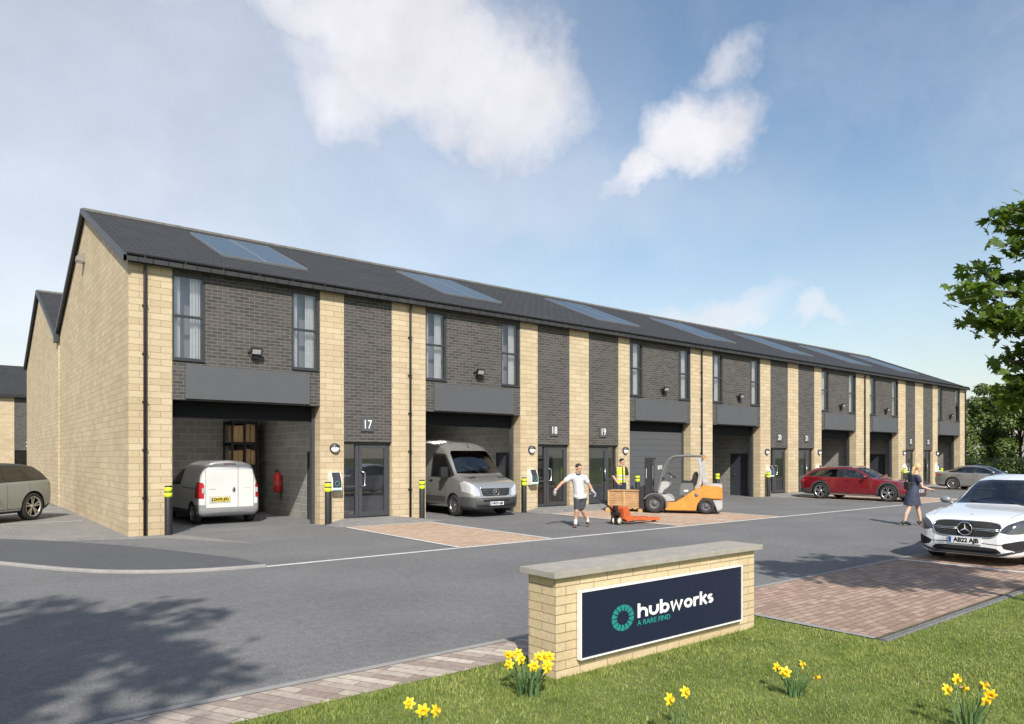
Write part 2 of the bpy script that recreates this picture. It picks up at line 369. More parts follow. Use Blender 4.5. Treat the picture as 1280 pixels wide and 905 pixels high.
# --- windows: one prototype, the others share its mesh
WW,WZ0,WZ1,WM=.77,4.30,6.42,5.385
def make_window(x):
    f=.055; mb=MB()
    mb.bbox(0,WW,.03,.12,WZ0,WZ0+f,.006).bbox(0,WW,.03,.12,WZ1-f,WZ1,.006)
    mb.bbox(0,f,.03,.12,WZ0+f,WZ1-f,.006).bbox(WW-f,WW,.03,.12,WZ0+f,WZ1-f,.006).bbox(f,WW-f,.035,.115,WM-.03,WM+.03,.006)
    mb.box(-.0,WW,-.03,.03,WZ0-.03,WZ0-.002)
    w=part('window',mb,anth); w.location=(x,0,0)
    for a,b in ((WZ0+f,WM-.03),(WM+.03,WZ1-f)):
        MB().quad(f,WW-f,.075,a,b).build('glass',winglass,w)
    # pair of gathered curtains
    for a,b in ((.06,.235),(WW-.31,WW-.06)):
        vs=[];fs=[];n=22
        for i in range(n+1):
            t=i/n; xx=a+(b-a)*t; yy=.24+.022*math.sin(t*math.pi*7)
            vs+=[(xx,yy,WZ0+.0),(xx,yy+.01*math.sin(t*9),WZ1)]
        for i in range(n): fs.append((2*i,2*i+2,2*i+3,2*i+1))
        MB().add(vs,fs,0,True).build('curtain',curtm,w)
    return w
W0=None
# --- unit by unit
THR=.14
jamb=mat('door_frame_metal',(.05,.052,.057),.4,var=.05)
intdoor=mat('internal_door',(.04,.045,.055),.5,var=.05)
boxm=mat('shutter_box',(.007,.0075,.009),.7,var=.08,spec=.2)
shutm,nt,p=new_mat('shutter_slats')
tc=N(nt,'ShaderNodeTexCoord').outputs['Object']; p.inputs['Base Color'].default_value=(.085,.088,.093,1); p.inputs['Roughness'].default_value=.5
D0=None
LAMP=[];
def glass_door(u):
    d0,d1=u['door']; w=d1-d0; z1=2.33; y=.14; hand=u['R']
    fr=MB(); f=.07; zb=THR
    # frame leaf: side light (left for R units) and door leaf
    sl=.47 if hand else w-.47; m0,m1=sl-.05,sl+.05
    fr.bbox(0,w,y,y+.09,z1-f,z1,.006).bbox(0,f,y,y+.09,zb,z1-f,.006).bbox(w-f,w,y,y+.09,zb,z1-f,.006).bbox(m0,m1,y-.01,y+.1,zb,z1-f,.006)
    side=(f,m0) if hand else (m1,w-f); leaf=(m1,w-f) if hand else (f,m0)
    fr.box(side[0],side[1],y+.01,y+.08,zb,zb+.1).box(side[0],side[1],y+.02,y+.07,1.02,1.07)
    fo=part('door',fr,jamb); fo.location=(d0,0,0)
    MB().quad(side[0],side[1],y+.045,zb+.1,z1-f).build('glass',doorglass,fo)
    a,b=leaf; a+=.012; b-=.012; g=.10; lf=MB()
    lf.bbox(a,b,y-.015,y+.05,z1-f-.012-g,z1-f-.012,.005).bbox(a,b,y-.015,y+.05,zb+.012,zb+.16,.005).bbox(a,a+g,y-.015,y+.05,zb+.16,z1-f-.012-g,.005).bbox(b-g,b,y-.015,y+.05,zb+.16,z1-f-.012-g,.005)
    lo=lf.build('door_leaf',jamb,fo)
    MB().quad(a+g,b-g,y+.018,zb+.16,z1-f-.012-g).build('glass',doorglass,fo)
    hx=a+.05 if hand else b-.05; s=1 if hand else -1
    MB().tube([(hx,y-.015,1.05),(hx,y-.075,1.05),(hx+s*.10,y-.09,1.06),(hx+s*.10,y-.09,1.46),(hx,y-.075,1.47),(hx,y-.015,1.47)],.016,8).build('handle',steel,fo)
for u in UNITS:
    a,b=u['bay']; n=u['n']
    # brick over the bay with window openings left out
    mb=MB(); wl0,wl1=a,a+WW+.004; wr0,wr1=b-WW-.034,b-.03; y0,y1=.015,.25
    mb.box(a,b,y0,y1,3.31,WZ0-.004).box(wl1,wr0,y0,y1,WZ0-.004,6.52).box(wr1,b,y0,y1,WZ0-.004,6.52)
    mb.box(wl0,wl1,y0,y1,WZ1+.004,6.52).box(wr0,wr1,y0,y1,WZ1+.004,6.52)
    part('brick_panel',mb,dbrick)
    for x in (wl0+.002,wr0+.002):
        if W0 is None: W0=make_window(x)
        else: dup(W0,BT,(x,0,0))
    # brick over the glass door
    d0,d1=u['door']
    part('brick_panel',MB().box(d0,d1,.015,.3,2.335,6.52),dbrick)
    glass_door(u)
    # interior of the garage bay: block walls, floor, ceiling
    li,ri=(a-.03,b+.42) if u['R'] else (a-.05,b+.3)
    dep=6.2 if n==17 else 7.0
    iw=MB()
    iw.box(li-.15,li,.43,dep,0,3.5)
    if u['R']:
        # side wall with a door opening onto the lobby
        da,db=.95,1.90
        iw.box(ri,ri+.1,db,dep,0,3.5).box(ri,ri+.1,.43,da,0,3.5).box(ri,ri+.1,da,db,2.06,3.5)
    else: iw.box(ri,ri+.1,.43,dep,0,3.5)
    iw.box(li-.15,ri+.1,dep,dep+.15,0,3.5)
    part('interior_wall',iw,block)
    part('interior_ceiling',MB().box(li-.15,ri+.1,.26,dep+.15,3.5,3.6),plaster)
    part('interior_floor',MB().box(li-.15,ri+.1,.0,dep+.15,-.1,.009),floorm)
    if u['R']:
        fr=MB().bbox(ri-.02,ri+.08,da,da+.07,0,2.06,.006).bbox(ri-.02,ri+.08,db-.07,db,0,2.06,.006).bbox(ri-.02,ri+.08,da+.07,db-.07,1.99,2.06,.006)
        io=part('inner_door',fr,anth)
        MB().box(ri+.01,ri+.055,da+.07,db-.07,.01,1.99).build('door_leaf',intdoor,io)
        MB().tube([(ri+.01,db-.15,1.03),(ri-.05,db-.15,1.03),(ri-.05,db-.27,1.03)],.011,6).box(ri+.0,ri+.012,db-.18,db-.12,.92,1.14).build('handle',steel,io)
    # lobby behind the glass door
    lb=MB(); e0,e1=d0-.15,d1+.15
    lb.box(e0-.05,e0,.43,3.2,0,2.9).box(e1,e1+.05,.43,3.2,0,2.9).box(e0-.05,e1+.05,3.2,3.3,0,2.9).box(e0-.05,e1+.05,.31,3.3,2.9,3.0).box(e0-.05,e1+.05,.01,3.3,-.1,THR)
    part('lobby_walls',lb,plaster)
    # shutter box, jamb rails, soffit
    part('shutter_box',MB().box(a+.002,b-.002,.42,.70,2.90,3.495),boxm)
    part('door_rail',MB().box(b-.09,b-.003,.36,.5,0,3.3),jamb); part('door_rail',MB().box(a+.003,a+.09,.36,.5,0,3.3),jamb)
    if u['state']=='shut':
        mb=MB(); z=.03
        while z<2.9:
            h=min(.235,2.928-z); mb.bbox(a+.092,b-.092,.40,.43,z,z+h-.004,.008); z+=.235
        part('roller_door',mb,shutm)
# wall close behind the windows, its pale blue standing in for reflected sky
part('window_backing',MB().box(.35,XE-.35,.52,.62,3.6,6.5).box(.35,XE-.35,.26,.519,3.6,3.62).box(.35,XE-.35,.26,.519,6.48,6.52),mat('reflected_sky_blue',(.46,.47,.55),.8,var=.05))
# ================================================================ fixtures on the front, each a thing
numm=mat('number_plate_grey',(.075,.078,.083),.5,var=.05)
whitet=mat('white_lettering',(.80,.80,.79),.5,var=0)
for u in UNITS:
    n=u['n']; x=sum(u['door'])/2
    if n in(17,18,19): x={17:6.21,18:13.5,19:15.98}[n]
    t=thing('number_sign',f'small grey plate with white number {n} above a glass door','sign',(x,.0,2.83),0,'unit number plates')
    MB().bbox(-.19,.19,-.022,.015,-.19,.19,.004).build('plate',numm,t)
    text_part('number',str(n),.36,whitet,t,Matrix.Translation((0,-.024,0))@FRONT,.80,.003,.001)
WHERE={17:'left-hand open bay holding the white van',18:'open bay holding the silver van',19:'shut roller door',20:'open bay between forklift and red estate car',21:'open bay just behind the red estate car',22:'open bay behind the red estate bonnet',23:'last open bay near the far end'}
for u in UNITS:
    a,b=u['bay']; n=u['n']
    o=MB().bbox(a+.30,b-.31,-.035,.014,3.345,4.185,.006).build('sign_board',anth2)
    tag(o,f'blank grey sign board above the {WHERE[n]}','sign','blank sign boards')
# floodlights
def floodlight():
    t=thing('floodlight','x','floodlight')
    rot=Matrix.Rotation(R(22),4,'X')
    mb=MB().bbox(-.14,.14,-.045,.035,-.095,.095,.015); 
    for k in range(7): mb.box(-.12+k*.036,-.10+k*.036,.035,.06,-.085,.085)
    me=mb.build('housing',blackm,t); me.matrix_local=Matrix.Translation((0,-.17,.02))@rot
    g=MB().bbox(-.11,.11,-.052,-.046,-.06,.06,.003).build('lens',mat('lamp_glass_grey',(.36,.37,.37),.2,coat=.6,var=.05),t); g.matrix_local=Matrix.Translation((0,-.17,.02))@rot
    MB().box(-.05,.05,-.02,.015,-.06,.06).tube([(-.16,-.01,0),(-.165,-.17,.02)],.012,6).tube([(.16,-.01,0),(.165,-.17,.02)],.012,6).box(-.165,.165,-.014,-.004,-.015,.015).bbox(-.05,.05,-.13,-.03,-.16,-.09,.01).build('bracket',blackm,t)
    return t
fl=None
for u in UNITS:
    n=u['n']; x=(u['bay'][0]+u['bay'][1])/2+.08; lab=f'small black floodlight on dark brick above the {WHERE[n]}'
    if fl is None: fl=floodlight(); fl['group']='floodlights on the brick'; fl['label']=lab; fl.location=(x,0,4.63)
    else: dup(fl,None,(x,0,4.63),label=lab)
# round bulkhead lamps
opal=mat('opal_diffuser',(.80,.80,.80),.35,var=.03)
def bulkhead():
    t=thing('wall_lamp','x','wall lamp'); Mx=Matrix.Rotation(R(90),4,'X')
    MB().lathe([(0,-.001),(.14,-.001),(.145,.03),(.135,.06),(.0,.062)],28,Mx).build('base',anth,t)
    mb=MB(); bm=bmesh.new(); bmesh.ops.create_uvsphere(bm,u_segments=28,v_segments=14,radius=.125)
    for v in bm.verts: v.co=Vector((v.co.x,-.06-max(0,-v.co.y)*.55,v.co.z))
    mb.frombm(bm,0,True).build('diffuser',opal,t)
    # hood over the upper half
    vs=[];fs=[];k=20
    for i in range(k+1):
        q=math.pi*(i/k); c,s=math.cos(q),math.sin(q)
        zz=.03
        vs+=[(.142*c,-.05,.142*s),(.132*c,-.135+.03*abs(c),max(zz,.126*s)),(.02*c,-.142,zz+.015*s)]
    for i in range(k):
        for j in range(2): fs.append((i*3+j,i*3+j+1,i*3+j+4,i*3+j+3))
    MB().add(vs,fs,0,True).build('hood',anth,t)
    return t
bl=None
for n,x in ((17,5.19),(18,12.44),(19,17.18),(20,27.0),(21,31.86),(22,41.82),(23,46.72)):
    lab=f'round grey and white wall lamp on the stone pier beside door {n}'
    if bl is None: bl=bulkhead(); bl['group']='round wall lamps'; bl['label']=lab; bl.location=(x,0,2.14)
    else: dup(bl,None,(x,0,2.14),label=lab)
# vehicle chargers
teal=mat('teal_light_ring',(.05,.32,.36),.4,var=0)
def charger():
    t=thing('vehicle_charger','x','charger')
    MB().prism([(-.02,-.27),(-.23,-.25),(-.235,.02),(-.12,.27),(-.0,.27),(0,-.27)],'x',-.15,.15).build('casing',whitep,t)
    MB().prism([(-.228,-.16),(-.242,-.16),(-.243,.02),(-.13,.262),(-.118,.262),(-.228,.02)],'x',-.125,.125).build('front_panel',anth,t)
    MB().lathe([(.058,0),(.058,.006),(.072,.006),(.072,0)],24,Matrix.Translation((0,-.242,-.05))@Matrix.Rotation(R(90),4,'X')).build('light_ring',teal,t)
    MB().box(-.125,.125,-.246,-.228,-.235,-.215).build('light_bar',teal,t)
    return t
ch=None
for n,x,z in ((17,5.17,1.2),(18,12.42,1.2),(20,27.15,1.2),(21,31.75,1.2),(22,41.95,1.2),(23,46.6,1.2)):
    lab=f'white and grey vehicle charger on the stone pier beside door {n}'
    if ch is None: ch=charger(); ch['group']='wall mounted chargers'; ch['label']=lab; ch.location=(x,0,z)
    else: dup(ch,None,(x,0,z),label=lab)
# bollards with hi-vis bands
hivis=mat('hi_vis_yellow',(.62,.78,.02),.5,var=.04)
def bollard():
    t=thing('bollard','x','bollard')
    MB().lathe([(.085,0),(.085,1.18),(.075,1.2),(0,1.203)],24).build('post',blackm,t)
    for z in (.93,1.06): MB().lathe([(.084,z),(.0875,z+.001),(.0875,z+.099),(.084,z+.1)],24).build('band',hivis,t)
    return t
bo=None
for x,y,w in ((.84,-.15,'at the corner pier beside the white van'),(4.93,-.16,'below the charger left of door 17'),(7.93,-.22,'left of the silver van'),(12.0,-.16,'below the charger left of door 18'),
            (17.75,-.15,'behind the crate beside the man in the hi-vis vest'),(22.95,-.15,'against the pier behind the forklift'),(26.85,-.2,'below the charger left of door 20'),
            (32.4,-.15,'seen through the red estate windscreen'),(37.3,-.15,'at the pier behind the red estate bonnet'),(41.5,-.2,'below the charger behind the woman'),(47.1,-.15,'behind the boot of the grey saloon'),(50.9,-.15,'seen through the windows of the grey saloon')):
    lab='black bollard with yellow bands '+w
    if bo is None: bo=bollard(); bo['group']='bollards along the units'; bo['label']=lab; bo.location=(x,y,0)
    else: dup(bo,None,(x,y,0),label=lab)
# solar panels in the roof
cell,nt,p=new_mat('solar_cells'); tc=N(nt,'ShaderNodeTexCoord').outputs['Object']
br=N(nt,'ShaderNodeTexBrick'); br.offset=0; nt.links.new(tc,br.inputs['Vector']); br.inputs['Scale'].default_value=1
br.inputs['Color1'].default_value=(.030,.062,.10,1); br.inputs['Color2'].default_value=(.038,.072,.112,1); br.inputs['Mortar'].default_value=(.12,.16,.21,1)
br.inputs['Brick Width'].default_value=.165; br.inputs['Row Height'].default_value=.165; br.inputs['Mortar Size'].default_value=.006
nt.links.new(br.outputs['Color'],p.inputs['Base Color']); p.inputs['Roughness'].default_value=.40; p.inputs['Specular IOR Level'].default_value=.25
rslope=math.atan((9.53-6.70)/6.6); alum=mat('panel_frame',(.40,.42,.45),.4,.7,var=.05)
def solar():
    t=thing('solar_array','x','solar panel')
    ln=3.5/math.cos(rslope); w=2.5
    for i in (0,1):
        a=i*w/2
        p_=MB().box(a+.01,a+w/2-.01,.03,ln-.03,.01,.05).build('panel',cell,t)
        fr=MB().box(a,a+.02,0,ln,.0,.06).box(a+w/2-.02,a+w/2,0,ln,.0,.06).box(a+.02,a+w/2-.02,0,.03,.0,.06).box(a+.02,a+w/2-.02,ln-.03,ln,.0,.06); fr.build('frame',alum,p_)
    return t
sp=None
for n,x,w in zip((17,18,19,20,21,22,23),(2.75,10.25,17.9,25.1,32.6,39.7,46.6),('nearest the corner gable','above the silver van','above the shut roller door','above unit 20','above unit 21','above unit 22','nearest the far end')):
    lab=f'blue solar panels set in the dark roof {w}'
    if sp is None:
        sp=solar(); sp['group']='solar panels on the roof'; sp['label']=lab
    o=sp if n==17 else dup(sp,None,label=lab)
    o.location=(x,2.05,6.70+2.05*math.tan(rslope)); o.rotation_euler=(rslope,0,0)
# gable lamp
t=thing('gable_lamp','pale box lamp high on the stone gable wall','wall lamp',(0,6.95,8.12))
MB().prism([(0,-.15),(-.22,-.13),(-.22,.02),(0,.15)],'y',-.17,.17).build('housing',mat('gable_lamp_grey',(.24,.22,.19),.5),t)
MB().box(-.20,-.03,-.14,.14,-.158,-.148).build('lens',opal,t)
# ---------------------------------------------------------------- inside unit 17
lampe=mat('lit_tube',(.9,.9,.9),.5,var=0,emit=(1,.97,.92),estr=42.)
bt=None
for n in (17,18):
    u=[q for q in UNITS if q['n']==n][0]; a,b=u['bay']
    if bt is None:
        bt=thing('ceiling_light','x','ceiling light',group='lit ceiling lights'); MB().bbox(-.75,.75,-.06,.06,3.40,3.495,.01).build('housing',whitep,bt)
        MB().box(-.72,.72,-.05,.05,3.375,3.399).build('tube',lampe,bt); o=bt
    else: o=dup(bt)
    o.location=((a+b)/2,3.0,0); o['label']='white strip light on the ceiling of the '+WHERE[n]
cardm=mat('cardboard',(.42,.27,.14),.85,var=.15,scale=3)
rack=thing('storage_rack','black steel pallet rack at the back of the open bay','rack',(3.95,5.0,0))
for x in (0,.55,1.12):
    for y in (.1,1.0): MB().box(x,x+.07,y,y+.07,0,3.1).build('upright',blackm,rack)
for z in (.75,1.55,2.3,3.0): MB().box(0,1.19,.08,.14,z,z+.09).box(0,1.19,1.0,1.06,z,z+.09).box(.0,1.19,.14,1.0,z+.05,z+.085).build('shelf',blackm,rack)
k=0
for zi,z in enumerate((.84,1.64,2.39)):
    for xi,x in enumerate((.09,.33,.64,.88)):
        h=rnd.uniform(.46,.6); w=rnd.uniform(.19,.225)
        o=MB().bbox(0,w,0,.55,0,h,.01).build('cardboard_box',cardm); o.location=(3.95+x,5.17,z)
        tag(o,f'brown cardboard box on the {("lower","middle","upper")[zi]} shelf of the black rack, {("first","second","third","fourth")[xi]} from its left end','box','boxes on the rack')
redm=mat('extinguisher_red',(.62,.02,.025),.3,coat=.6,var=.03)
t=thing('fire_extinguisher','red fire extinguisher on the block side wall of the open bay','extinguisher',(5.06,4.02,1.05))
MB().lathe([(0,-.3),(.1,-.3),(.135,-.28),(.135,.22),(.10,.29),(.035,.33),(.03,.36),(0,.36)],24).build('cylinder',redm,t)
MB().lathe([(.137,-.09),(.1375,-.085),(.1375,.06),(.137,.065)],24).build('label',mat('faded_label',(.55,.08,.06),.5),t)
MB().box(-.02,.02,-.025,.025,.35,.40).tube([(0,0,.40),(-.10,0,.42)],.012,6).tube([(0,0,.38),(-.1,0,.37)],.012,6).tube([(0,.03,.38),(-.03,.12,.3),(-.02,.13,.0),(-.02,.125,-.25)],.012,6).build('valve',blackm,t)
MB().box(.11,.145,-.05,.05,-.3,.2).build('bracket',blackm,t)
rack.location=(3.93,5.0,0); rack.scale=(.72,1,1)
for o in C.objects:
    if o.name.startswith('cardboard_box'): o.scale=(.72,1,1); o.location.x=3.93+(o.location.x-3.95)*.72
# ---------------------------------------------------------------- terrace beyond the yard
FB=thing('distant_terrace','second stone and dark brick terrace across the rear yard','building',(0,47,0))
for a,b,m,nm in ((-30,-9,stone,'stone_wall'),(-6.4,.58,stone,'stone_pier'),(4.4,12,stone,'stone_wall')):
    MB().box(a,b,0,8,0,6.5).build(nm,m,FB)
MB().box(-9,-6.4,.05,8,0,6.5).build('brick_panel',dbrick,FB)
MB().box(.58,4.4,.05,8,2.4,6.5).box(.58,4.4,1.5,8,0,2.4).build('brick_panel',dbrick,FB)
MB().box(.58,4.4,.2,.3,.1,.2).box(.58,.68,.2,.3,.2,2.4).box(2.2,2.3,.2,.3,.2,2.4).box(4.3,4.4,.2,.3,.2,2.4).box(.68,4.3,.2,.3,2.3,2.4).build('door',anth,FB)
MB().box(.68,4.3,.24,.255,.2,2.3).build('door_glass',doorglass,FB)
MB().prism([(-.3,6.65),(4.5,9.3),(9,6.65),(9,6.5),(-.3,6.5)],'x',-32,14).build('roof',slate,FB)
MB().box(-32,14,-.35,-.02,6.42,6.62).build('gutter',blackm,FB)
text_part('number','2',.5,whitet,FB,Matrix.Translation((1.4,.03,2.85))@FRONT,.9,.003,.004)
# ================================================================ entrance sign wall
SW=thing('sign_wall','low buff stone wall with grey coping on the lawn edge','wall',(2.18,-14.11,0))
sst=brick_mat('sign_wall_stone',(.50,.39,.24),(.56,.45,.29),(.20,.15,.09),.34,.079,.0035,.9,.14,.4,30)
MB().box(-1.475,1.475,-.18,.18,0,.872).build('stonework',sst,SW)
MB().bbox(-1.535,1.565,-.235,.235,.874,.928,.006).build('coping',mat('coping_concrete',(.31,.285,.25),.85,var=.12,scale=8,bmp=.25,bscale=90),SW)
navy=mat('navy_panel',(.007,.011,.035),.45,var=0)
SP=thing('name_board','navy board with white and teal lettering in a white frame on the low stone wall','sign',(2.145,-14.29,.44))
pw,ph=1.19,.285
MB().bbox(-pw,pw,-.05,-.012,-ph,ph,.004).box(-1.0,1.0,-.012,0,-.2,.2).build('board',navy,SP)
f=.013
MB().box(-pw-f,pw+f,-.058,-.01,ph,ph+f).box(-pw-f,pw+f,-.058,-.01,-ph-f,-ph).box(-pw-f,-pw,-.058,-.01,-ph,ph).box(pw,pw+f,-.058,-.01,-ph,ph).build('frame',whitep,SP)
ZK=0
def stroke(mb,pts,w,closed=False,z=.002):
    global ZK
    ZK+=1; z=z+.00025*(ZK%5)
    pts=[Vector(p) for p in pts]; n=len(pts); vs=[];fs=[]
    for i,p in enumerate(pts):
        if closed: a,b=pts[i-1],pts[(i+1)%n]
        else: a,b=pts[max(0,i-1)],pts[min(n-1,i+1)]
        d1=(p-a).normalized() if (p-a).length>0 else (b-p).normalized(); d2=(b-p).normalized() if (b-p).length>0 else d1
        n1=Vector((-d1.y,d1.x)); n2=Vector((-d2.y,d2.x)); nn=(n1+n2).normalized(); k=w/2/max(.72,nn.dot(n1))
        for s in (1,-1): q=p+nn*k*s; vs+=[(q.x,q.y,0),(q.x,q.y,z)]
    m=n if closed else n-1
    for i in range(m):
        a=i*4; b=((i+1)%n)*4
        fs+=[(a+1,b+1,b+3,a+3),(a,b,b+1,a+1),(a+2,a+3,b+3,b+2)]
    if not closed: fs+=[(0,1,3,2),((n-1)*4,(n-1)*4+2,(n-1)*4+3,(n-1)*4+1)]
    mb.add(vs,fs)
def arc(cx,cy,r,a,b,n=14,ry=None): return [(cx+r*math.cos(R(a+(b-a)*i/n)),cy+(ry or r)*math.sin(R(a+(b-a)*i/n))) for i in range(n+1)]
def word(text,x,y,xh,w):
    mb=MB(); r=xh/2; A=xh*1.42; out=[]
    def S_(pts,closed=False): stroke(mb,[(x+a,y+b) for a,b in pts],w,closed)
    i=w/2
    for c in text:
        if c=='h':
            S_([(i,0),(i,A)]); q=xh*.40; S_([(i,xh-q-i)]+arc(i+q,xh-q-i,q,180,0)+[(i+2*q,0)]); x+=2*q+w
        elif c=='u': q=xh*.40; S_([(i,xh),(i,q+i)]+arc(i+q,q+i,q,180,360)+[(i+2*q,xh)]); x+=2*q+w
        elif c=='b': S_([(i,0),(i,A)]); S_(arc(i+r-i*.6,r,r-i,0,360,24)[:-1],True); x+=2*r+i*.4
        elif c=='w': S_([(i*.9,xh),(xh*.33,0+i*.3),(xh*.66,xh-i*.4),(xh*.99,i*.3),(xh*1.32-i*.9+i,xh)]); x+=xh*1.32+i
        elif c=='o': S_(arc(r,r,r-i,0,360,24)[:-1],True); x+=2*r
        elif c=='r': S_([(i,0),(i,xh)]); S_(arc(i+r*.78,xh-r*.78-i*.9,r*.78,175,75,8)); x+=r*.78+w
        elif c=='k': S_([(i,0),(i,A)]); S_([(i,xh*.42),(xh*.8,xh)]); S_([(xh*.36,xh*.58),(xh*.84,0)]); x+=xh*.86
        elif c=='s':
            q=(xh-w)/4+.0001; cy2=xh-i-q
            S_(arc(q*1.15+i,cy2,q*1.2,40,270,12,q)+arc(q*1.15+i,i+q,q*1.2,90,-140,12,q)[1:]); x+=q*2.3+w
        x+=w*.42
    return mb,x
PM=Matrix.Translation((0,-.0505,0))@FRONT
mb,x=word('hubworks',-.345,.005,.098,.0265); wd=x+.345; TX0,TX1=-.466,.705; sc=(TX1-TX0)/wd
me=mb.mesh('lettering',whitet); me.transform(PM@Matrix.Translation((TX0,-.036,0))@Matrix.Diagonal((sc,sc*.70,1,1))@Matrix.Translation((.345,-.005,0)))
o=bpy.data.objects.new('lettering',me); C.objects.link(o); o.parent=SP
tealt=mat('teal_lettering',(.013,.215,.195),.5,var=0)
text_part('strapline','A RARE FIND',.066,tealt,SP,PM@Matrix.Translation((TX0-.004,-.087,0)),1.24,.001,.0015,'LEFT')
mb=MB()
for k in range(14):
    q=2*math.pi*(k+.5)/14; c,s=math.cos(q),math.sin(q)
    vs=[]
    for r_,w_ in ((.066,.0105),(.092,.0145),(.092,.0195),(.121,.0215)):
        for sg in (-1,1): vs+=[(r_*c-sg*w_*s,r_*s+sg*w_*c,0),(r_*c-sg*w_*s,r_*s+sg*w_*c,.002)]
    fs=[]
    for j in (0,1,2): fs+=[(j*4+1,j*4+3,j*4+7,j*4+5),(j*4,j*4+1,j*4+5,j*4+4),(j*4+3,j*4+2,j*4+6,j*4+7)]
    mb.add(vs,fs)
me=mb.mesh('emblem',tealt); me.transform(PM@Matrix.Translation((-.666,-.005,0))@Matrix.Diagonal((1.22,.98,1,1))); o=bpy.data.objects.new('emblem',me); C.objects.link(o); o.parent=SP
# ================================================================ vehicles
def curve(pts):
    pts=sorted(pts); X=[p[0] for p in pts]; Y=[p[1] for p in pts]; n=len(X)
    h=[X[i+1]-X[i] for i in range(n-1)]; d=[(Y[i+1]-Y[i])/h[i] for i in range(n-1)]
    m=[d[0]]+[0 if d[i-1]*d[i]<=0 else 3*(h[i-1]+h[i])/((2*h[i]+h[i-1])/d[i-1]+(h[i]+2*h[i-1])/d[i]) for i in range(1,n-1)]+[d[-1]]
    def f(x):
        if x<=X[0]: return Y[0]
        if x>=X[-1]: return Y[-1]
        i=max(j for j in range(n-1) if X[j]<=x); t=(x-X[i])/h[i]
        return Y[i]*(1+2*t)*(1-t)**2+m[i]*h[i]*t*(1-t)**2+Y[i+1]*t*t*(3-2*t)+m[i+1]*h[i]*t*t*(t-1)
    return f
def section(pts,rad,nseg):
    # rounded polyline through pts with fixed point counts
    out=[]; n=len(pts); P=[Vector(p) for p in pts]
    ends=[]
    for i in range(n):
        if i in (0,n-1): ends.append((P[i],P[i],None)); continue
        a,b,c=P[i-1],P[i],P[i+1]; r1=min(rad[i],(b-a).length*.48); r2=min(rad[i],(c-b).length*.48)
        u=b+(a-b).normalized()*r1 if (a-b).length>1e-6 else b; w=b+(c-b).normalized()*r2 if (c-b).length>1e-6 else b
        ends.append((u,w,b))
    for i in range(n):
        u,w,b=ends[i]
        if b is None: out.append(u)
        else:
            for k in range(5):
                t=k/4; out.append(u*(1-t)**2+b*2*t*(1-t)+w*t*t)
        if i<n-1:
            q=ends[i+1][0]
            for k in range(1,nseg[i]): out.append(w+(q-w)*(k/nseg[i]))
    return out
def paint(name,col,rough=.3,metal=0.,coat=1.):
    # car paint outside, dark trim on the inner side of the shell
    if name in MATS: return MATS[name]
    m,nt,p=new_mat(name)
    p.inputs['Roughness'].default_value=rough; p.inputs['Metallic'].default_value=metal; p.inputs['Coat Weight'].default_value=coat; p.inputs['Coat Roughness'].default_value=.03
    tc=N(nt,'ShaderNodeTexCoord').outputs['Object']; f=ramp(nt,noise(nt,tc,1.5,4),.3,.7,.96,1.04)
    sc=N(nt,'ShaderNodeVectorMath',operation='SCALE'); sc.inputs[0].default_value=col; nt.links.new(f,sc.inputs['Scale'])
    bf=N(nt,'ShaderNodeNewGeometry').outputs['Backfacing']
    nt.links.new(mixc(nt,bf,sc.outputs[0],(.03,.03,.032)),p.inputs['Base Color'])
    nt.links.new(math_(nt,'MULTIPLY',math_(nt,'SUBTRACT',1.,bf),coat),p.inputs['Coat Weight']); MATS[name]=m; return m
carglass=glass_mat('car_glass',(.60,.63,.63),.09)
darkglass=glass_mat('dark_car_glass',(.10,.11,.115),.07)
tyrem=mat('tyre_rubber',(.022,.022,.023),.75,var=.15,scale=20)
alloy=mat('alloy_wheel',(.58,.58,.60),.28,.9,var=.05)
alloyd=mat('dark_alloy',(.06,.06,.065),.35,.7,var=.05)
hub=mat('wheel_well',(.010,.010,.011),.8,var=0)
trim=mat('black_trim',(.020,.020,.022),.45,var=.08)
cladm=mat('grey_cladding',(.055,.056,.058),.6,var=.08)
chrome=mat('chrome',(.80,.80,.82),.10,1.,var=0)
redlamp=mat('red_lamp',(.42,.015,.02),.15,coat=.8,var=.05)
clearl=mat('lamp_clear',(.55,.57,.60),.10,.3,coat=.6,var=.1,scale=30)
lampdark=mat('lamp_smoke',(.05,.055,.065),.08,coat=1.,var=.2,scale=14)
seatm=mat('seat_cloth',(.06,.06,.065),.85,var=.1); seatl=mat('seat_cream',(.42,.37,.29),.7,var=.08)
platew=mat('plate_white',(.72,.73,.72),.4,var=.02); platey=mat('plate_yellow',(.72,.56,.04),.4,var=.02)
ink=mat('plate_ink',(.01,.01,.012),.5,var=0); blueb=mat('plate_blue',(.02,.08,.42),.4,var=0)
def in_poly(p,poly):
    x,y=p; c=False; n=len(poly); j=n-1
    for i in range(n):
        xi,yi=poly[i]; xj,yj=poly[j]
        if (yi>y)!=(yj>y) and x<(xj-xi)*(y-yi)/(yj-yi)+xi: c=not c
        j=i
    return c
def chaikin(poly,n=2,k=.22):
    for _ in range(n):
        o=[]
        for i in range(len(poly)):
            a=Vector(poly[i]); b=Vector(poly[(i+1)%len(poly)]); o+=[tuple(a+(b-a)*k),tuple(b+(a-b)*k)]
        poly=o
    return poly
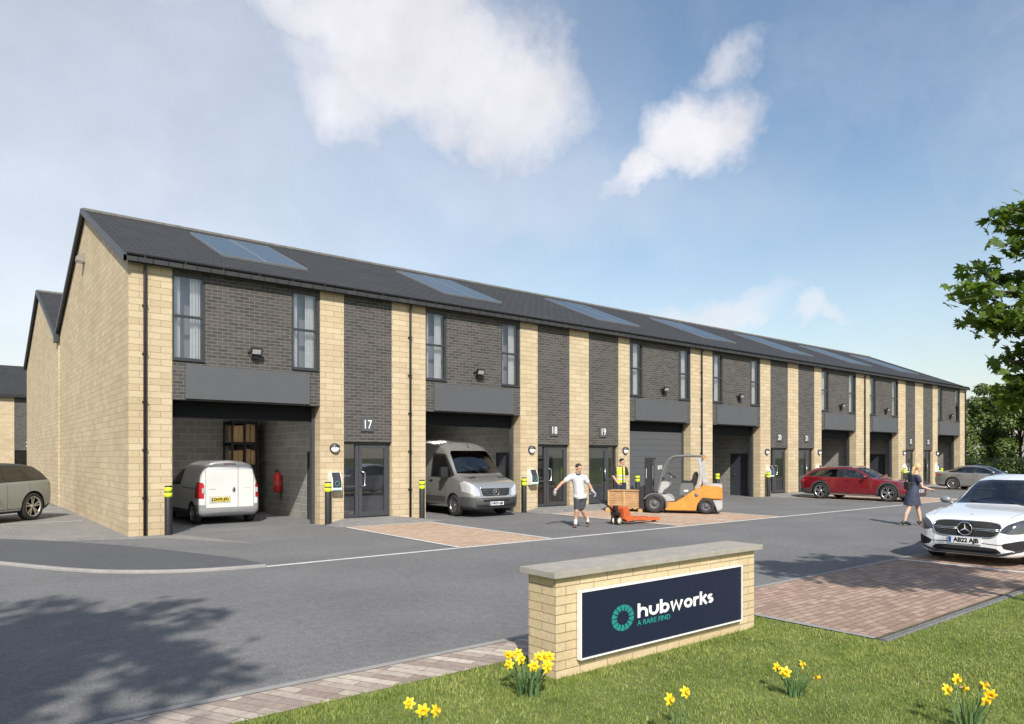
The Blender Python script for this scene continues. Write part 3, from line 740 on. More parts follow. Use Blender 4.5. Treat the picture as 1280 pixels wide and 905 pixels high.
class Body:
    """A lofted shell; pieces carved out of it become parts lying exactly in its surface."""
    def __init__(s,sp):
        s.sp=sp; L=sp['L']/2
        f={k:curve(sp[k]) for k in ('zt','zs','zr','wr','wm','zb')}
        n=sp.get('n',76); xs=[]
        for i in range(n+1):
            t=i/n; xs.append(-L*math.cos(math.pi*t)*.55+(-L+2*L*t)*.45)
        xs=sorted(set(xs+[x for x,_ in sp['zt'] if abs(x)<L-.001]))
        rings=[]
        fl=sp.get('tumble',.955)
        for x in xs:
            zb,wm,zs,zr,wr,zt=[f[k](x) for k in ('zb','wm','zs','zr','wr','zt')]
            zr=min(zr,zt-.004); zs=min(zs,zr-.002)
            zm=zb+(zs-zb)*sp.get('mid',.55)
            p=[(0,zb),(wm*.86,zb),(wm*.975,zb+.06*(zs-zb)/.7),(wm,zm),(wm*fl,zs),(min(wr,wm*fl-.004),zr),(0,zt)]
            cz=zt-(zt-zr)*.16; p.insert(6,(min(wr,wm*fl)*.55,cz))
            sec=section(p,[0,.05,.08,.25,sp.get('rs',.06),sp.get('rr',.09),.3,0],[2,1,3,4,6,3,3])
            rings.append((x,sec))
        bm=bmesh.new(); R_=[]
        for x,sec in rings:
            k=len(sec)
            row=[bm.verts.new((x,q.x,q.y)) for q in sec]+[bm.verts.new((x,-q.x,q.y)) for q in sec[-2:0:-1]]
            R_.append(row)
        m=len(R_[0])
        for i in range(len(R_)-1):
            for j in range(m):
                bm.faces.new((R_[i][j],R_[i][(j+1)%m],R_[i+1][(j+1)%m],R_[i+1][j]))
        for row,fl_ in ((R_[0],1),(R_[-1],0)):
            # caps as strips between the two halves
            h=m//2
            for j in range(h):
                a,b,c,d=row[j],row[j+1],row[(m-j-1)%m],row[(m-j)%m]
                vs=[]
                for v in (a,b,c,d):
                    if v not in vs: vs.append(v)
                if len(vs)>2: bm.faces.new(vs)
        bmesh.ops.recalc_face_normals(bm,faces=bm.faces)
        # wheel arches
        me=bpy.data.meshes.new('b'); bm.to_mesh(me); bm.free()
        o=bpy.data.objects.new('b',me); C.objects.link(o); tmp=[o]; me.materials.append(None); me.materials.append(None)
        cm=MB(); r=sp['arch']
        for ax in sp['axles']:
            for sg in (1,-1):
                y0,y1=sorted((sg*.45,sg*1.4)); k=40
                cm.prism([(ax+r*math.cos(2*math.pi*i/k),sp['wr_']+r*math.sin(2*math.pi*i/k)) for i in range(k)],'y',y0,y1,1)
        bmc=bmesh.new(); mc=cm.mesh('c',[None,None]); bmc.from_mesh(mc); bmesh.ops.recalc_face_normals(bmc,faces=bmc.faces); bmc.to_mesh(mc); bmc.free()
        oc=bpy.data.objects.new('c',mc); C.objects.link(oc); tmp.append(oc)
        md=o.modifiers.new('x','BOOLEAN'); md.operation='DIFFERENCE'; md.object=oc; md.solver='EXACT'
        res=evmesh(o); s.bm=bmesh.new(); s.bm.from_mesh(res)
        for t in tmp: bpy.data.objects.remove(t)
        s.bm.normal_update(); s.mats=[None,hub]; 
    def carve(s,poly,axis,sign,lim=None,keep=False,mi=None,rnd_=None,nmin=.15,push=0.):
        """poly in (x,z) for axis y, (y,z) for axis x, (x,y) for axis z. Returns an MB (removed faces) or paints mi."""
        if rnd_: poly=chaikin(poly,rnd_)
        ai={'x':0,'y':1,'z':2}[axis]; oth=[i for i in range(3) if i!=ai]; bm=s.bm
        xs=[p[0] for p in poly]; ys=[p[1] for p in poly]; bb=(min(xs),max(xs),min(ys),max(ys))
        def cand():
            o=[]
            for f in bm.faces:
                if f.normal[ai]*sign<nmin or f.material_index==1: continue
                if lim and not lim(f.calc_center_median()): continue
                cs=[v.co for v in f.verts]
                if max(c[oth[0]] for c in cs)<bb[0] or min(c[oth[0]] for c in cs)>bb[1] or max(c[oth[1]] for c in cs)<bb[2] or min(c[oth[1]] for c in cs)>bb[3]: continue
                o.append(f)
            return o
        n=len(poly)
        for i in range(n):
            a,b=poly[i],poly[(i+1)%n]; dx,dy=b[0]-a[0],b[1]-a[1]; l=math.hypot(dx,dy)
            if l<1e-6: continue
            no=[0,0,0]; no[oth[0]]=-dy/l; no[oth[1]]=dx/l; co=[0,0,0]; co[oth[0]]=a[0]; co[oth[1]]=a[1]
            # only faces the edge itself touches
            fs=[]
            for f in cand():
                cs=[(v.co[oth[0]],v.co[oth[1]]) for v in f.verts]
                if max(c[0] for c in cs)<min(a[0],b[0])-.002 or min(c[0] for c in cs)>max(a[0],b[0])+.002 or max(c[1] for c in cs)<min(a[1],b[1])-.002 or min(c[1] for c in cs)>max(a[1],b[1])+.002: continue
                fs.append(f)
            if not fs: continue
            g=set(fs)|{e for f in fs for e in f.edges}|{v for f in fs for v in f.verts}
            bmesh.ops.bisect_plane(bm,geom=list(g),dist=1e-5,plane_co=co,plane_no=no)
        bm.normal_update()
        ins=[f for f in cand() if in_poly((f.calc_center_median()[oth[0]],f.calc_center_median()[oth[1]]),poly)]
        if mi is not None:
            for f in ins: f.material_index=mi
            return None
        mb=MB(); vm={}
        bm.verts.index_update()
        for f in ins:
            idx=[]
            for v in f.verts:
                if v not in vm: vm[v]=len(mb.v); mb.v.append(tuple(v.co+v.normal*push))
                idx.append(vm[v])
            mb.f.append(idx); mb.m.append(0); mb.sm.append(True)
        if not keep: bmesh.ops.delete(bm,geom=ins,context='FACES')
        return mb
    def finish(s,name,mats,parent):
        me=bpy.data.meshes.new(name); s.bm.normal_update()
        for f in s.bm.faces: f.smooth=True
        s.bm.to_mesh(me); s.bm.free()
        for x in mats: me.materials.append(x)
        me.set_sharp_from_angle(angle=R(32))
        o=bpy.data.objects.new(name,me); C.objects.link(o); o.parent=parent; return o
def both(B,poly,**k):
    return [B.carve(poly,'y',s,**k) for s in (1,-1)]
WHEELS={}
def wheel_meshes(r,w,rr,style):
    key=(r,w,rr,style)
    if key in WHEELS: return WHEELS[key]
    Mx=Matrix.Rotation(R(-90),4,'X')          # axle along +y (outer face at +y)
    ty=MB().lathe([(rr,-w/2),(rr+.02,-w/2-.004),(r-.03,-w/2),(r-.005,-w/2+.025),(r,-w/2+.05),(r,w/2-.05),(r-.005,w/2-.025),(r-.03,w/2),(rr+.02,w/2+.004),(rr,w/2-.006),(rr-.004,w/2-.05)],36,Mx)
    hb=MB().lathe([(0,w/2-.10),(rr-.002,w/2-.10),(rr-.002,-w/2),(0,-w/2)],28,Mx)
    rm=MB().lathe([(rr-.002,w/2-.002),(rr-.018,w/2-.002),(rr-.03,w/2-.02),(rr-.028,w/2-.05),(rr-.01,w/2-.05)],36,Mx)
    rm.lathe([(.0,w/2-.02),(.028,w/2-.02),(.055,w/2-.03),(.06,w/2-.06)],20,Mx)
    def spoke(q,w0,w1,off=0):
        c,s=math.cos(q),math.sin(q); vs=[]
        for rad,ww,h in ((.045,w0,w/2-.035),(rr-.02,w1,w/2-.012)):
            for e in (-1,1):
                for dz in (0,-.03):
                    x=rad*c-(off*(rad/rr)+e*ww)*s; z=rad*s+(off*(rad/rr)+e*ww)*c; vs.append((x,h+dz,z))
        rm.add(vs,[(0,2,6,4),(0,4,5,1),(2,3,7,6)])
    if style=='twin5':
        for k in range(5):
            q=2*math.pi*k/5+.3
            spoke(q-.0,.016,.020,.052); spoke(q,.016,.020,-.052)
    elif style=='turbine':
        for k in range(12): spoke(2*math.pi*k/12,.010,.022,.03)
    elif style=='ten':
        for k in range(10): spoke(2*math.pi*k/10,.012,.017)
    elif style=='steel':
        rm.lathe([(.06,w/2-.03),(rr*.55,w/2-.015),(rr*.68,w/2-.03),(rr-.02,w/2-.06)],28,Mx)
        for k in range(12):
            q=2*math.pi*k/12; rm.ball((rr*.62*math.cos(q),w/2-.022,rr*.62*math.sin(q)),.018,8,1)
    mats=(tyrem,hub,[alloy,hub])
    WHEELS[key]=(ty.mesh('tyre',tyrem),hb.mesh('wheel',hub),rm.mesh('rim',[alloy,hub])); return WHEELS[key]
def wheel(parent,x,y,r,w,rr,style,steer=0):
    ty,hb,rm=wheel_meshes(r,w,rr,style)
    o=bpy.data.objects.new('wheel',hb); C.objects.link(o); o.parent=parent; o.location=(x,y,r); o.rotation_euler=(0,0,(0 if y>0 else math.pi)+steer)
    for nm,me in (('tyre',ty),('rim',rm)):
        c=bpy.data.objects.new(nm,me); C.objects.link(c); c.parent=o
def seats(parent,spots,m,z=.30):
    for x,y in spots:
        mb=MB().bbox(x-.25,x+.25,y-.25,y+.25,z,z+.22,.05)
        pr=[(x-.25,z+.1),(x-.12,z+.1),(x-.27,z+.72),(x-.36,z+.72)]
        mb.prism(pr,'y',y-.24,y+.24); mb.bbox(x-.41,x-.30,y-.13,y+.13,z+.75,z+.93,.04); mb.build('seat',m,parent)
def mirror(parent,x,y,z,m,s=1.):
    sg=1 if y>0 else -1
    MB().ball((x,y+sg*.10*s,z+.07*s),.1*s,14,0,(.75,1.1,.72)).tube([(x,y-sg*.06,z-.02),(x,y+sg*.06,z+.04)],.028*s,8).build('door_mirror',m,parent)
def plate(parent,x,z,txt,m,front=True,w=.52,h=.115,ang=0,y=0):
    # number plate facing +x (front) or -x
    sg=1 if front else -1
    M=Matrix.Translation((x,y,z))@Matrix.Rotation(R(90 if front else -90),4,'Z')@Matrix.Rotation(R(90+ang),4,'X')
    b=MB().bbox(-w/2,w/2,-h/2,h/2,-.008,.004,.003); o=b.build('number_plate',m,parent); o.matrix_local=M
    MB().box(-w/2+.008,-w/2+.05,-h/2+.008,h/2-.008,.0042,.0055).build('plate_band',blueb,o)
    me=text_mesh(txt,.105,.001,.005); me.transform(Matrix.Translation((.022,0,.0055))@Matrix.Diagonal((.92,1,1,1))); me.materials.clear(); me.materials.append(ink)
    t=bpy.data.objects.new('plate_lettering',me); C.objects.link(t); t.parent=o
def star(parent,x,y,z,r,tilt=0,name='emblem'):
    # three-pointed star in a ring, facing +x
    mb=MB(); k=28
    mb.tube([(x,y+r*math.cos(2*math.pi*i/k),z+r*math.sin(2*math.pi*i/k)) for i in range(k+1)],r*.085,6,caps=False)
    for a in (90,210,330):
        c,s=math.cos(R(a)),math.sin(R(a))
        mb.add([(x+.012,y,z),(x,y+r*.13*-s,z+r*.13*c),(x,y-r*.13*-s,z-r*.13*c),(x+.004,y+r*.95*c,z+r*.95*s)],[(0,1,3),(0,3,2)])
    mb.build(name,chrome,parent)
def steering(parent,x,y,z):
    k=20; c=Vector((x,y,z)); mb=MB()
    mb.tube([c+Vector((-.09*math.sin(2*math.pi*i/k),.18*math.cos(2*math.pi*i/k),.16*math.sin(2*math.pi*i/k))) for i in range(k+1)],.014,6,caps=False)
    mb.box(x,x+.05,y-.17,y+.17,z-.02,z+.02); mb.build('steering_wheel',trim,parent)
def place(t,x,y,rz): t.location=(x,y,.012); t.rotation_euler=(0,0,R(rz))
EST=dict(zt=[(2.46,.60),(2.42,.70),(2.2,.83),(1.6,.93),(1.05,1.0),(.02,1.425),(-.5,1.47),(-1.3,1.455),(-2.0,1.36),(-2.33,1.02),(-2.42,.92),(-2.46,.70)],
   zs=[(2.46,.58),(2.3,.72),(1.5,.87),(.9,.93),(0,.955),(-1.5,.985),(-2.2,.985),(-2.4,.86),(-2.46,.66)],
   zr=[(2.46,.59),(2.2,.80),(1.6,.90),(.92,.965),(-.02,1.355),(-.5,1.405),(-1.3,1.385),(-1.95,1.28),(-2.3,1.01),(-2.42,.89),(-2.46,.68)],
   wr=[(2.46,.4),(2.2,.62),(1.5,.70),(.9,.75),(0,.60),(-.6,.61),(-1.4,.59),(-1.95,.56),(-2.3,.66),(-2.46,.6)],
   wm=[(2.46,.60),(2.41,.71),(2.22,.86),(1.8,.935),(1.0,.945),(-1.4,.945),(-2.0,.92),(-2.36,.83),(-2.46,.70)],
   zb=[(2.46,.34),(2.38,.21),(2.0,.19),(-2.0,.2),(-2.38,.27),(-2.46,.38)],L=4.92,arch=.40,wr_=.36,axles=(1.53,-1.40))
def estate():
    t=thing('estate_car','red estate car with dark grey wheel arch cladding parked nose out','car')
    B=Body(EST); P=paint('red_paint',(.22,.009,.017),.22,.3); mats=[P,hub,cladm,trim,alloy]
    # cladding round the arches and along the sills, painted in the surface
    for ax in EST['axles']:
        n=22; ro,ri=.475,.37
        both(B,[(ax+ro*math.cos(math.pi*i/n),.36+ro*math.sin(math.pi*i/n)) for i in range(n+1)]+[(ax-ro,.17),(ax+ro,.17)],mi=2)
    both(B,[(1.1,.15),(1.1,.30),(-1.0,.31),(-1.0,.15)],mi=2,nmin=.02); both(B,[(-1.6,.1),(-2.5,.1),(-2.5,.46),(-1.8,.42)],mi=2,nmin=.0); both(B,[(1.9,.1),(2.5,.1),(2.5,.36),(1.9,.34)],mi=2,nmin=.0)
    both(B,[(1.02,.215),(1.02,.25),(-.95,.26),(-.95,.225)],mi=4,nmin=.02)
    for x in (.78,-.33,-1.36):
        both(B,[(x-.006,.32),(x+.006,.32),(x+.006-.03,.95),(x-.006-.03,.95)],mi=3)
    # glass area: black surround then panes
    dlo=[(.86,.955),(.02,1.325),(-.45,1.365),(-1.3,1.345),(-1.82,1.235),(-2.08,1.06),(-1.98,1.005),(-.9,.985)]
    both(B,dlo,mi=3)
    W1=[(.60,.985),(.04,1.295),(-.33,1.335),(-.37,.995)]; W2=[(-.45,1.0),(-.42,1.338),(-1.22,1.32),(-1.27,1.012)]; W3=[(-1.34,1.02),(-1.31,1.308),(-1.75,1.215),(-1.98,1.06),(-1.93,1.03)]
    for w in (W1,W2,W3):
        for mb in both(B,w): mb.build('side_window',carglass,t)
    ws=[(-.70,.99),(-.62,1.15),(-.53,1.375),(-.3,1.405),(.3,1.405),(.53,1.375),(.62,1.15),(.70,.99),(.35,1.015),(-.35,1.015)]
    B.carve(ws,'x',1,lambda c:-.1<c.x<1.15).build('windscreen',carglass,t)
    rw=[(-.56,1.06),(-.50,1.30),(.50,1.30),(.56,1.06)]
    B.carve(rw,'x',-1,lambda c:c.x<-1.9).build('rear_window',darkglass,t)
    B.carve([(-.55,.66),(-.62,.74),(-.30,.76),(.30,.76),(.62,.74),(.55,.66),(.45,.40),(-.45,.40)],'x',1,lambda c:c.x>2).build('grille',trim,t)
    for s in (1,-1):
        l=[(2.38,.62),(2.05,.70),(1.88,.775),(2.1,.775),(2.4,.715)]
        B.carve(l,'y',s,nmin=.1).build('headlight',lampdark,t)
        l=[(-2.02,.88),(-2.46,.87),(-2.46,.70),(-2.2,.72)]
        B.carve(l,'y',s,nmin=.05).build('tail_light',redlamp,t)
    B.carve([(-.62,.73),(-.82,.73),(-.82,.86),(-.6,.86)],'x',-1,nmin=.1).build('tail_light',redlamp,t)
    B.carve([(.62,.73),(.82,.73),(.82,.86),(.6,.86)],'x',-1,nmin=.1).build('tail_light',redlamp,t)
    B.finish('body',mats,t)
    for s in (1,-1):
        MB().tube([(-.1,s*.56,1.43),(-.15,s*.565,1.455),(-1.5,s*.55,1.44),(-1.6,s*.545,1.41)],.018,8).build('roof_rail',alloy,t)
        for x in (-.15,-1.2): MB().bbox(x-.12,x+.1,s*.935-.02,s*.935+.025,.84,.87,.008).build('door_handle',P,t)
        mirror(t,.62,s*.90,.97,P)
    plate(t,2.475,.47,'AE21 KJO',platew); plate(t,-2.47,.62,'AE21 KJO',platey,False)
    seats(t,[(-.15,.36),(-.15,-.36),(-1.05,.36),(-1.05,-.36)],seatl,.35); MB().bbox(.55,.95,-.7,.7,.6,.92,.05).build('dashboard',trim,t); steering(t,.45,-.37,.88)
    for x in EST['axles']:
        for y in (.815,-.815): wheel(t,x,y,.36,.235,.255,'twin5')
    return t
SED=dict(zt=[(2.48,.55),(2.44,.66),(2.2,.78),(1.6,.90),(1.0,.97),(.02,1.37),(-.5,1.43),(-1.0,1.40),(-1.7,1.20),(-2.1,1.06),(-2.38,1.01),(-2.45,.93),(-2.48,.72)],
   zs=[(2.48,.53),(2.3,.67),(1.5,.84),(.9,.90),(0,.93),(-1.5,.97),(-2.1,.96),(-2.42,.86),(-2.48,.66)],
   zr=[(2.48,.54),(2.2,.76),(1.6,.87),(.9,.93),(-.02,1.30),(-.5,1.365),(-1.0,1.33),(-1.65,1.14),(-2.1,1.02),(-2.4,.97),(-2.48,.70)],
   wr=[(2.48,.4),(2.2,.62),(1.5,.72),(.9,.76),(0,.58),(-.6,.59),(-1.2,.57),(-1.7,.58),(-2.1,.66),(-2.48,.62)],
   wm=[(2.48,.58),(2.42,.72),(2.2,.87),(1.8,.95),(1.0,.965),(-1.4,.975),(-2.0,.94),(-2.38,.83),(-2.48,.70)],
   zb=[(2.48,.32),(2.38,.19),(2.0,.17),(-2.0,.18),(-2.38,.25),(-2.48,.38)],L=4.96,arch=.395,wr_=.355,axles=(1.50,-1.46))
def saloon():
    t=thing('saloon_car','silver grey fastback saloon parked nose out before the last units','car')
    B=Body(SED); P=paint('silver_grey_paint',(.36,.355,.345),.24,.6); mats=[P,hub,cladm,trim,alloy]
    both(B,[(1.1,.14),(1.1,.235),(-1.0,.235),(-1.0,.14)],mi=3,nmin=.02); both(B,[(-1.7,.1),(-2.5,.1),(-2.5,.30),(-1.8,.28)],mi=3,nmin=.0)
    for x in (.72,-.38,-1.22): both(B,[(x-.006,.24),(x+.006,.24),(x-.02,.93),(x-.032,.93)],mi=3)
    dlo=[(.84,.935),(.02,1.275),(-.5,1.325),(-1.0,1.30),(-1.5,1.16),(-1.75,1.04),(-1.65,1.0),(-.4,.96)]
    both(B,dlo,mi=3)
    for w in ([(.58,.955),(.05,1.25),(-.38,1.295),(-.40,.97)],[(-.47,.975),(-.45,1.30),(-.95,1.278),(-1.22,1.20),(-1.25,1.0)],[(-1.31,1.005),(-1.28,1.18),(-1.48,1.12),(-1.65,1.03)]):
        for mb in both(B,w): mb.build('side_window',carglass,t)
    B.carve([(-.70,.96),(-.62,1.12),(-.51,1.325),(-.3,1.35),(.3,1.35),(.51,1.325),(.62,1.12),(.70,.96),(.35,.985),(-.35,.985)],'x',1,lambda c:-.1<c.x<1.1).build('windscreen',carglass,t)
    B.carve([(.0,.53),(-.98,.50),(-.98,-.50),(.0,-.53)],'z',1,lambda c:c.z>1.2).build('glass_roof',darkglass,t)
    B.carve([(-1.08,.5),(-1.08,-.5),(-1.85,-.58),(-1.85,.58)],'z',1,lambda c:c.z>1.0).build('rear_window',darkglass,t)
    for s in (1,-1):
        B.carve([(-2.05,.84),(-2.2,.80),(-2.5,.78),(-2.5,.88),(-2.2,.91)],'y',s,nmin=.05).build('tail_light',redlamp,t)
        B.carve([(2.38,.58),(2.0,.66),(1.85,.73),(2.1,.73),(2.4,.66)],'y',s,nmin=.1).build('headlight',lampdark,t)
    B.finish('body',mats,t)
    for s in (1,-1):
        for x in (-.2,-1.08): MB().bbox(x-.12,x+.1,s*.945-.02,s*.945+.02,.83,.855,.008).build('door_handle',chrome,t)
        mirror(t,.6,s*.92,.95,P)
    plate(t,-2.49,.72,'YK71 ONE',platey,False)
    seats(t,[(-.15,.36),(-.15,-.36),(-1.0,.36),(-1.0,-.36)],seatl,.32); MB().bbox(.55,.95,-.7,.7,.6,.9,.05).build('dashboard',trim,t)
    for x in SED['axles']:
        for y in (.845,-.845): wheel(t,x,y,.355,.235,.26,'turbine')
    return t
COU=dict(zt=[(2.33,.62),(2.29,.75),(2.1,.835),(1.6,.92),(.95,1.0),(.05,1.455),(-.5,1.54),(-1.0,1.50),(-1.65,1.23),(-2.0,1.03),(-2.24,1.0),(-2.32,.92),(-2.34,.75)],
   zs=[(2.33,.58),(2.2,.73),(1.9,.815),(1.4,.88),(.85,.915),(0,.935),(-1.5,.95),(-2.0,.93),(-2.28,.82),(-2.34,.66)],
   zr=[(2.33,.60),(2.1,.81),(1.6,.90),(.82,.965),(.02,1.385),(-.5,1.475),(-1.0,1.435),(-1.6,1.18),(-2.0,.985),(-2.25,.95),(-2.34,.72)],
   wr=[(2.33,.40),(2.1,.62),(1.5,.69),(.85,.74),(0,.60),(-.6,.605),(-1.2,.58),(-1.7,.58),(-2.0,.64),(-2.34,.6)],
   wm=[(2.33,.50),(2.30,.62),(2.2,.755),(2.0,.855),(1.7,.885),(1.0,.89),(-1.3,.895),(-1.9,.86),(-2.25,.76),(-2.34,.64)],
   zb=[(2.33,.27),(2.27,.17),(1.9,.16),(-2.0,.18),(-2.28,.25),(-2.34,.38)],L=4.67,arch=.365,wr_=.33,axles=(1.45,-1.25),mid=.5)
def coupe():
    t=thing('white_car','white four-door coupe with black grille and star emblem, parked on brown block paving','car')
    B=Body(COU); P=paint('white_paint',(.74,.745,.75),.22,0.); mats=[P,hub,cladm,trim,alloy]
    both(B,[(1.0,.14),(1.0,.20),(-.85,.20),(-.85,.14)],mi=3,nmin=.02)
    for x in (.62,-.38,-1.1): both(B,[(x-.005,.22),(x+.005,.22),(x-.02,.92),(x-.03,.92)],mi=3)
    # bonnet shut line, creases
    for s in (1,-1): B.carve([(2.08,s*.60),(.95,s*.735),(.95,s*.727),(2.08,s*.592)],'z',1,lambda c:c.z>.6,mi=3)
    dlo=[(.78,.955),(.04,1.355),(-.5,1.43),(-1.0,1.395),(-1.45,1.20),(-1.62,1.02),(-1.5,.98),(-.4,.96)]
    both(B,dlo,mi=3)
    for w in ([(.52,.97),(.07,1.325),(-.38,1.395),(-.40,.975)],[(-.46,.98),(-.44,1.40),(-.93,1.375),(-1.38,1.19),(-1.48,1.02)]):
        for mb in both(B,w): mb.build('side_window',carglass,t)
    B.carve([(-.70,.985),(-.63,1.14),(-.55,1.405),(-.3,1.437),(.3,1.437),(.55,1.405),(.63,1.14),(.70,.985),(.35,1.005),(-.35,1.005)],'x',1,lambda c:-.1<c.x<1.1).build('windscreen',carglass,t)
    B.carve([(-1.08,.5),(-1.08,-.5),(-1.8,-.56),(-1.8,.56)],'z',1,lambda c:c.z>.98).build('rear_window',carglass,t)
    fl=lambda c:c.x>1.6
    # headlights: swept back, almond shaped
    for s in (1,-1):
        hl=[(s*.50,.60),(s*.64,.565),(s*.82,.58),(s*.885,.66),(s*.885,.84),(s*.78,.815),(s*.60,.725)]
        h=B.carve(chaikin(hl,1,.15),'x',1,fl,nmin=.03).build('headlight',lampdark,t)
        MB().ball((2.06,s*.69,.675),.055,14,0,(.6,1,1)).ball((2.15,s*.60,.655),.045,14,0,(.6,1,1)).build('lamp_lens',clearl,h)
    # grille opening with a chrome rim, pins and a twin-bar carrying the star
    gp=[(-.50,.735),(-.54,.65),(-.48,.535),(-.36,.49),(.36,.49),(.48,.535),(.54,.65),(.50,.735),(.30,.765),(-.30,.765)]
    gp=chaikin(gp,2); g=B.carve(gp,'x',1,lambda c:c.x>1.9,nmin=.02); gr=g.build('grille',hub,t)
    def bodyx(y,z,d=.0):
        # nose surface: x at (y,z) from the loft description
        hit=NB.ray_cast(Vector((4,y,z)),Vector((-1,0,0))); return (hit[0].x if hit[0] else 2.25)+d
    bmn=bmesh.new(); me_=gr.data; 
    NBo=Body(COU); NB=BVHTree.FromBMesh(NBo.bm)
    mb=MB(); k=len(gp); mb.tube([(bodyx(y,z,.004),y,z) for y,z in gp+gp[:1]],.011,6,caps=False); mb.build('grille_rim',chrome,gr)
    mb=MB()
    for row in range(11):
        z=.512+row*.0245
        if abs(z-.63)<.022: continue
        for c in range(-21,22):
            y=c*.026+(.013 if row%2 else 0)
            if abs(y)<.125 and abs(z-.63)<.12: continue
            if in_poly((y,z),gp) and in_poly((y*1.04,z+.01*(1 if z>.63 else -1)),gp):
                x=bodyx(y,z,.002); mb.box(x-.004,x+.006,y-.0042,y+.0042,z-.007,z+.007)
    mb.build('grille_mesh',mat('grille_pin_metal',(.22,.22,.23),.3,.8,var=0),gr)
    for s in (1,-1):
        mb=MB(); pts=[(bodyx(s*y,.63,.012),s*y,.63) for y in (.11,.22,.33,.43,.515)]
        for dz in (.012,-.012): mb.tube([(a,b,c+dz) for a,b,c in pts],.0085,6)
        mb.build('grille_bar',alloy,gr)
    MB().lathe([(0,0),(.108,0),(.115,-.01)],28,Matrix.Translation((bodyx(0,.63,.012),0,.63))@Matrix.Rotation(R(90),4,'Y')).build('badge_disc',hub,gr); star(gr,bodyx(0,.63,.022),0,.63,.112)
    # lower intakes
    B.carve(chaikin([(-.55,.245),(-.46,.33),(.46,.33),(.55,.245),(.42,.215),(-.42,.215)],1,.15),'x',1,fl,nmin=.02).build('lower_grille',hub,t)
    for s in (1,-1):
        B.carve(chaikin([(s*.54,.40),(s*.80,.475),(s*.88,.44),(s*.88,.33),(s*.74,.285),(s*.57,.32)],1,.15),'x',1,fl,nmin=.0).build('air_intake',hub,t)
        B.carve([(s*.13,.405),(s*.56,.385),(s*.56,.37),(s*.13,.39)],'x',1,fl,nmin=.02,mi=3)
    B.carve([(-.13,.39),(.13,.39),(.13,.405),(-.13,.405)],'x',1,fl,mi=3)
    # splitter blade along the bottom edge
    mb=MB(); ys=[-.80,-.7,-.6,-.5,-.3,0,.3,.5,.6,.7,.8]
    mb.tube([(bodyx(y,.235 if abs(y)<.6 else .235+.5*(abs(y)-.6)*.3,.004),y,.205+max(0,abs(y)-.5)*.32) for y in ys],.022,6); mb.build('splitter',P,t)
    star(t,0,0,0,.022); o=[c for c in t.children if c.name.startswith('emblem')][-1]; o.matrix_local=Matrix.Translation((2.0,0,.862))@Matrix.Rotation(R(-72),4,'Y')
    B.finish('body',mats,t)
    for s in (1,-1): mirror(t,.55,s*.86,.965,mat('mirror_grey',(.25,.26,.27),.3,.3),.95)
    plate(t,bodyx(0,.43,.02),.425,'AB22 AJB',platew)
    seats(t,[(-.2,.35),(-.2,-.35),(-.98,.35),(-.98,-.35)],seatm,.28); MB().bbox(.45,.95,-.68,.68,.6,.90,.05).build('dashboard',trim,t); steering(t,.38,-.35,.86)
    MB().bbox(.10,.13,-.12,.12,1.235,1.295,.01).build('rear_view_mirror',trim,t)
    for s in (.0,.45): MB().tube([(.93,.5-s*1.2,.99),(.78,.1-s*1.2,1.055)],.008,5).build('wiper',trim,t)
    for x in COU['axles']:
        for y in (.765,-.765): wheel(t,x,y,.33,.225,.235,'ten')
    return t
SUV=dict(zt=[(2.18,.70),(2.12,.85),(1.8,.97),(1.2,1.04),(.85,1.08),(.1,1.53),(-.3,1.60),(-1.0,1.595),(-1.75,1.555),(-1.9,1.50),(-2.1,1.13),(-2.16,1.02),(-2.19,.75)],
   zs=[(2.18,.68),(1.9,.85),(1.2,.97),(.6,1.02),(-.5,1.06),(-1.7,1.10),(-2.08,1.09),(-2.16,.96),(-2.19,.70)],
   zr=[(2.18,.69),(1.8,.94),(1.2,1.01),(.75,1.05),(.05,1.46),(-.3,1.535),(-1.0,1.53),(-1.72,1.475),(-1.86,1.43),(-2.08,1.115),(-2.16,.99),(-2.19,.72)],
   wr=[(2.18,.45),(1.8,.70),(.8,.78),(0,.63),(-1.2,.61),(-1.8,.58),(-2.1,.72),(-2.19,.66)],
   wm=[(2.18,.66),(2.1,.78),(1.9,.9),(1.4,.95),(-1.4,.955),(-1.9,.91),(-2.12,.83),(-2.19,.74)],
   zb=[(2.18,.45),(2.1,.28),(1.8,.23),(-1.7,.24),(-2.1,.38),(-2.19,.52)],L=4.38,arch=.435,wr_=.385,axles=(1.35,-1.33))
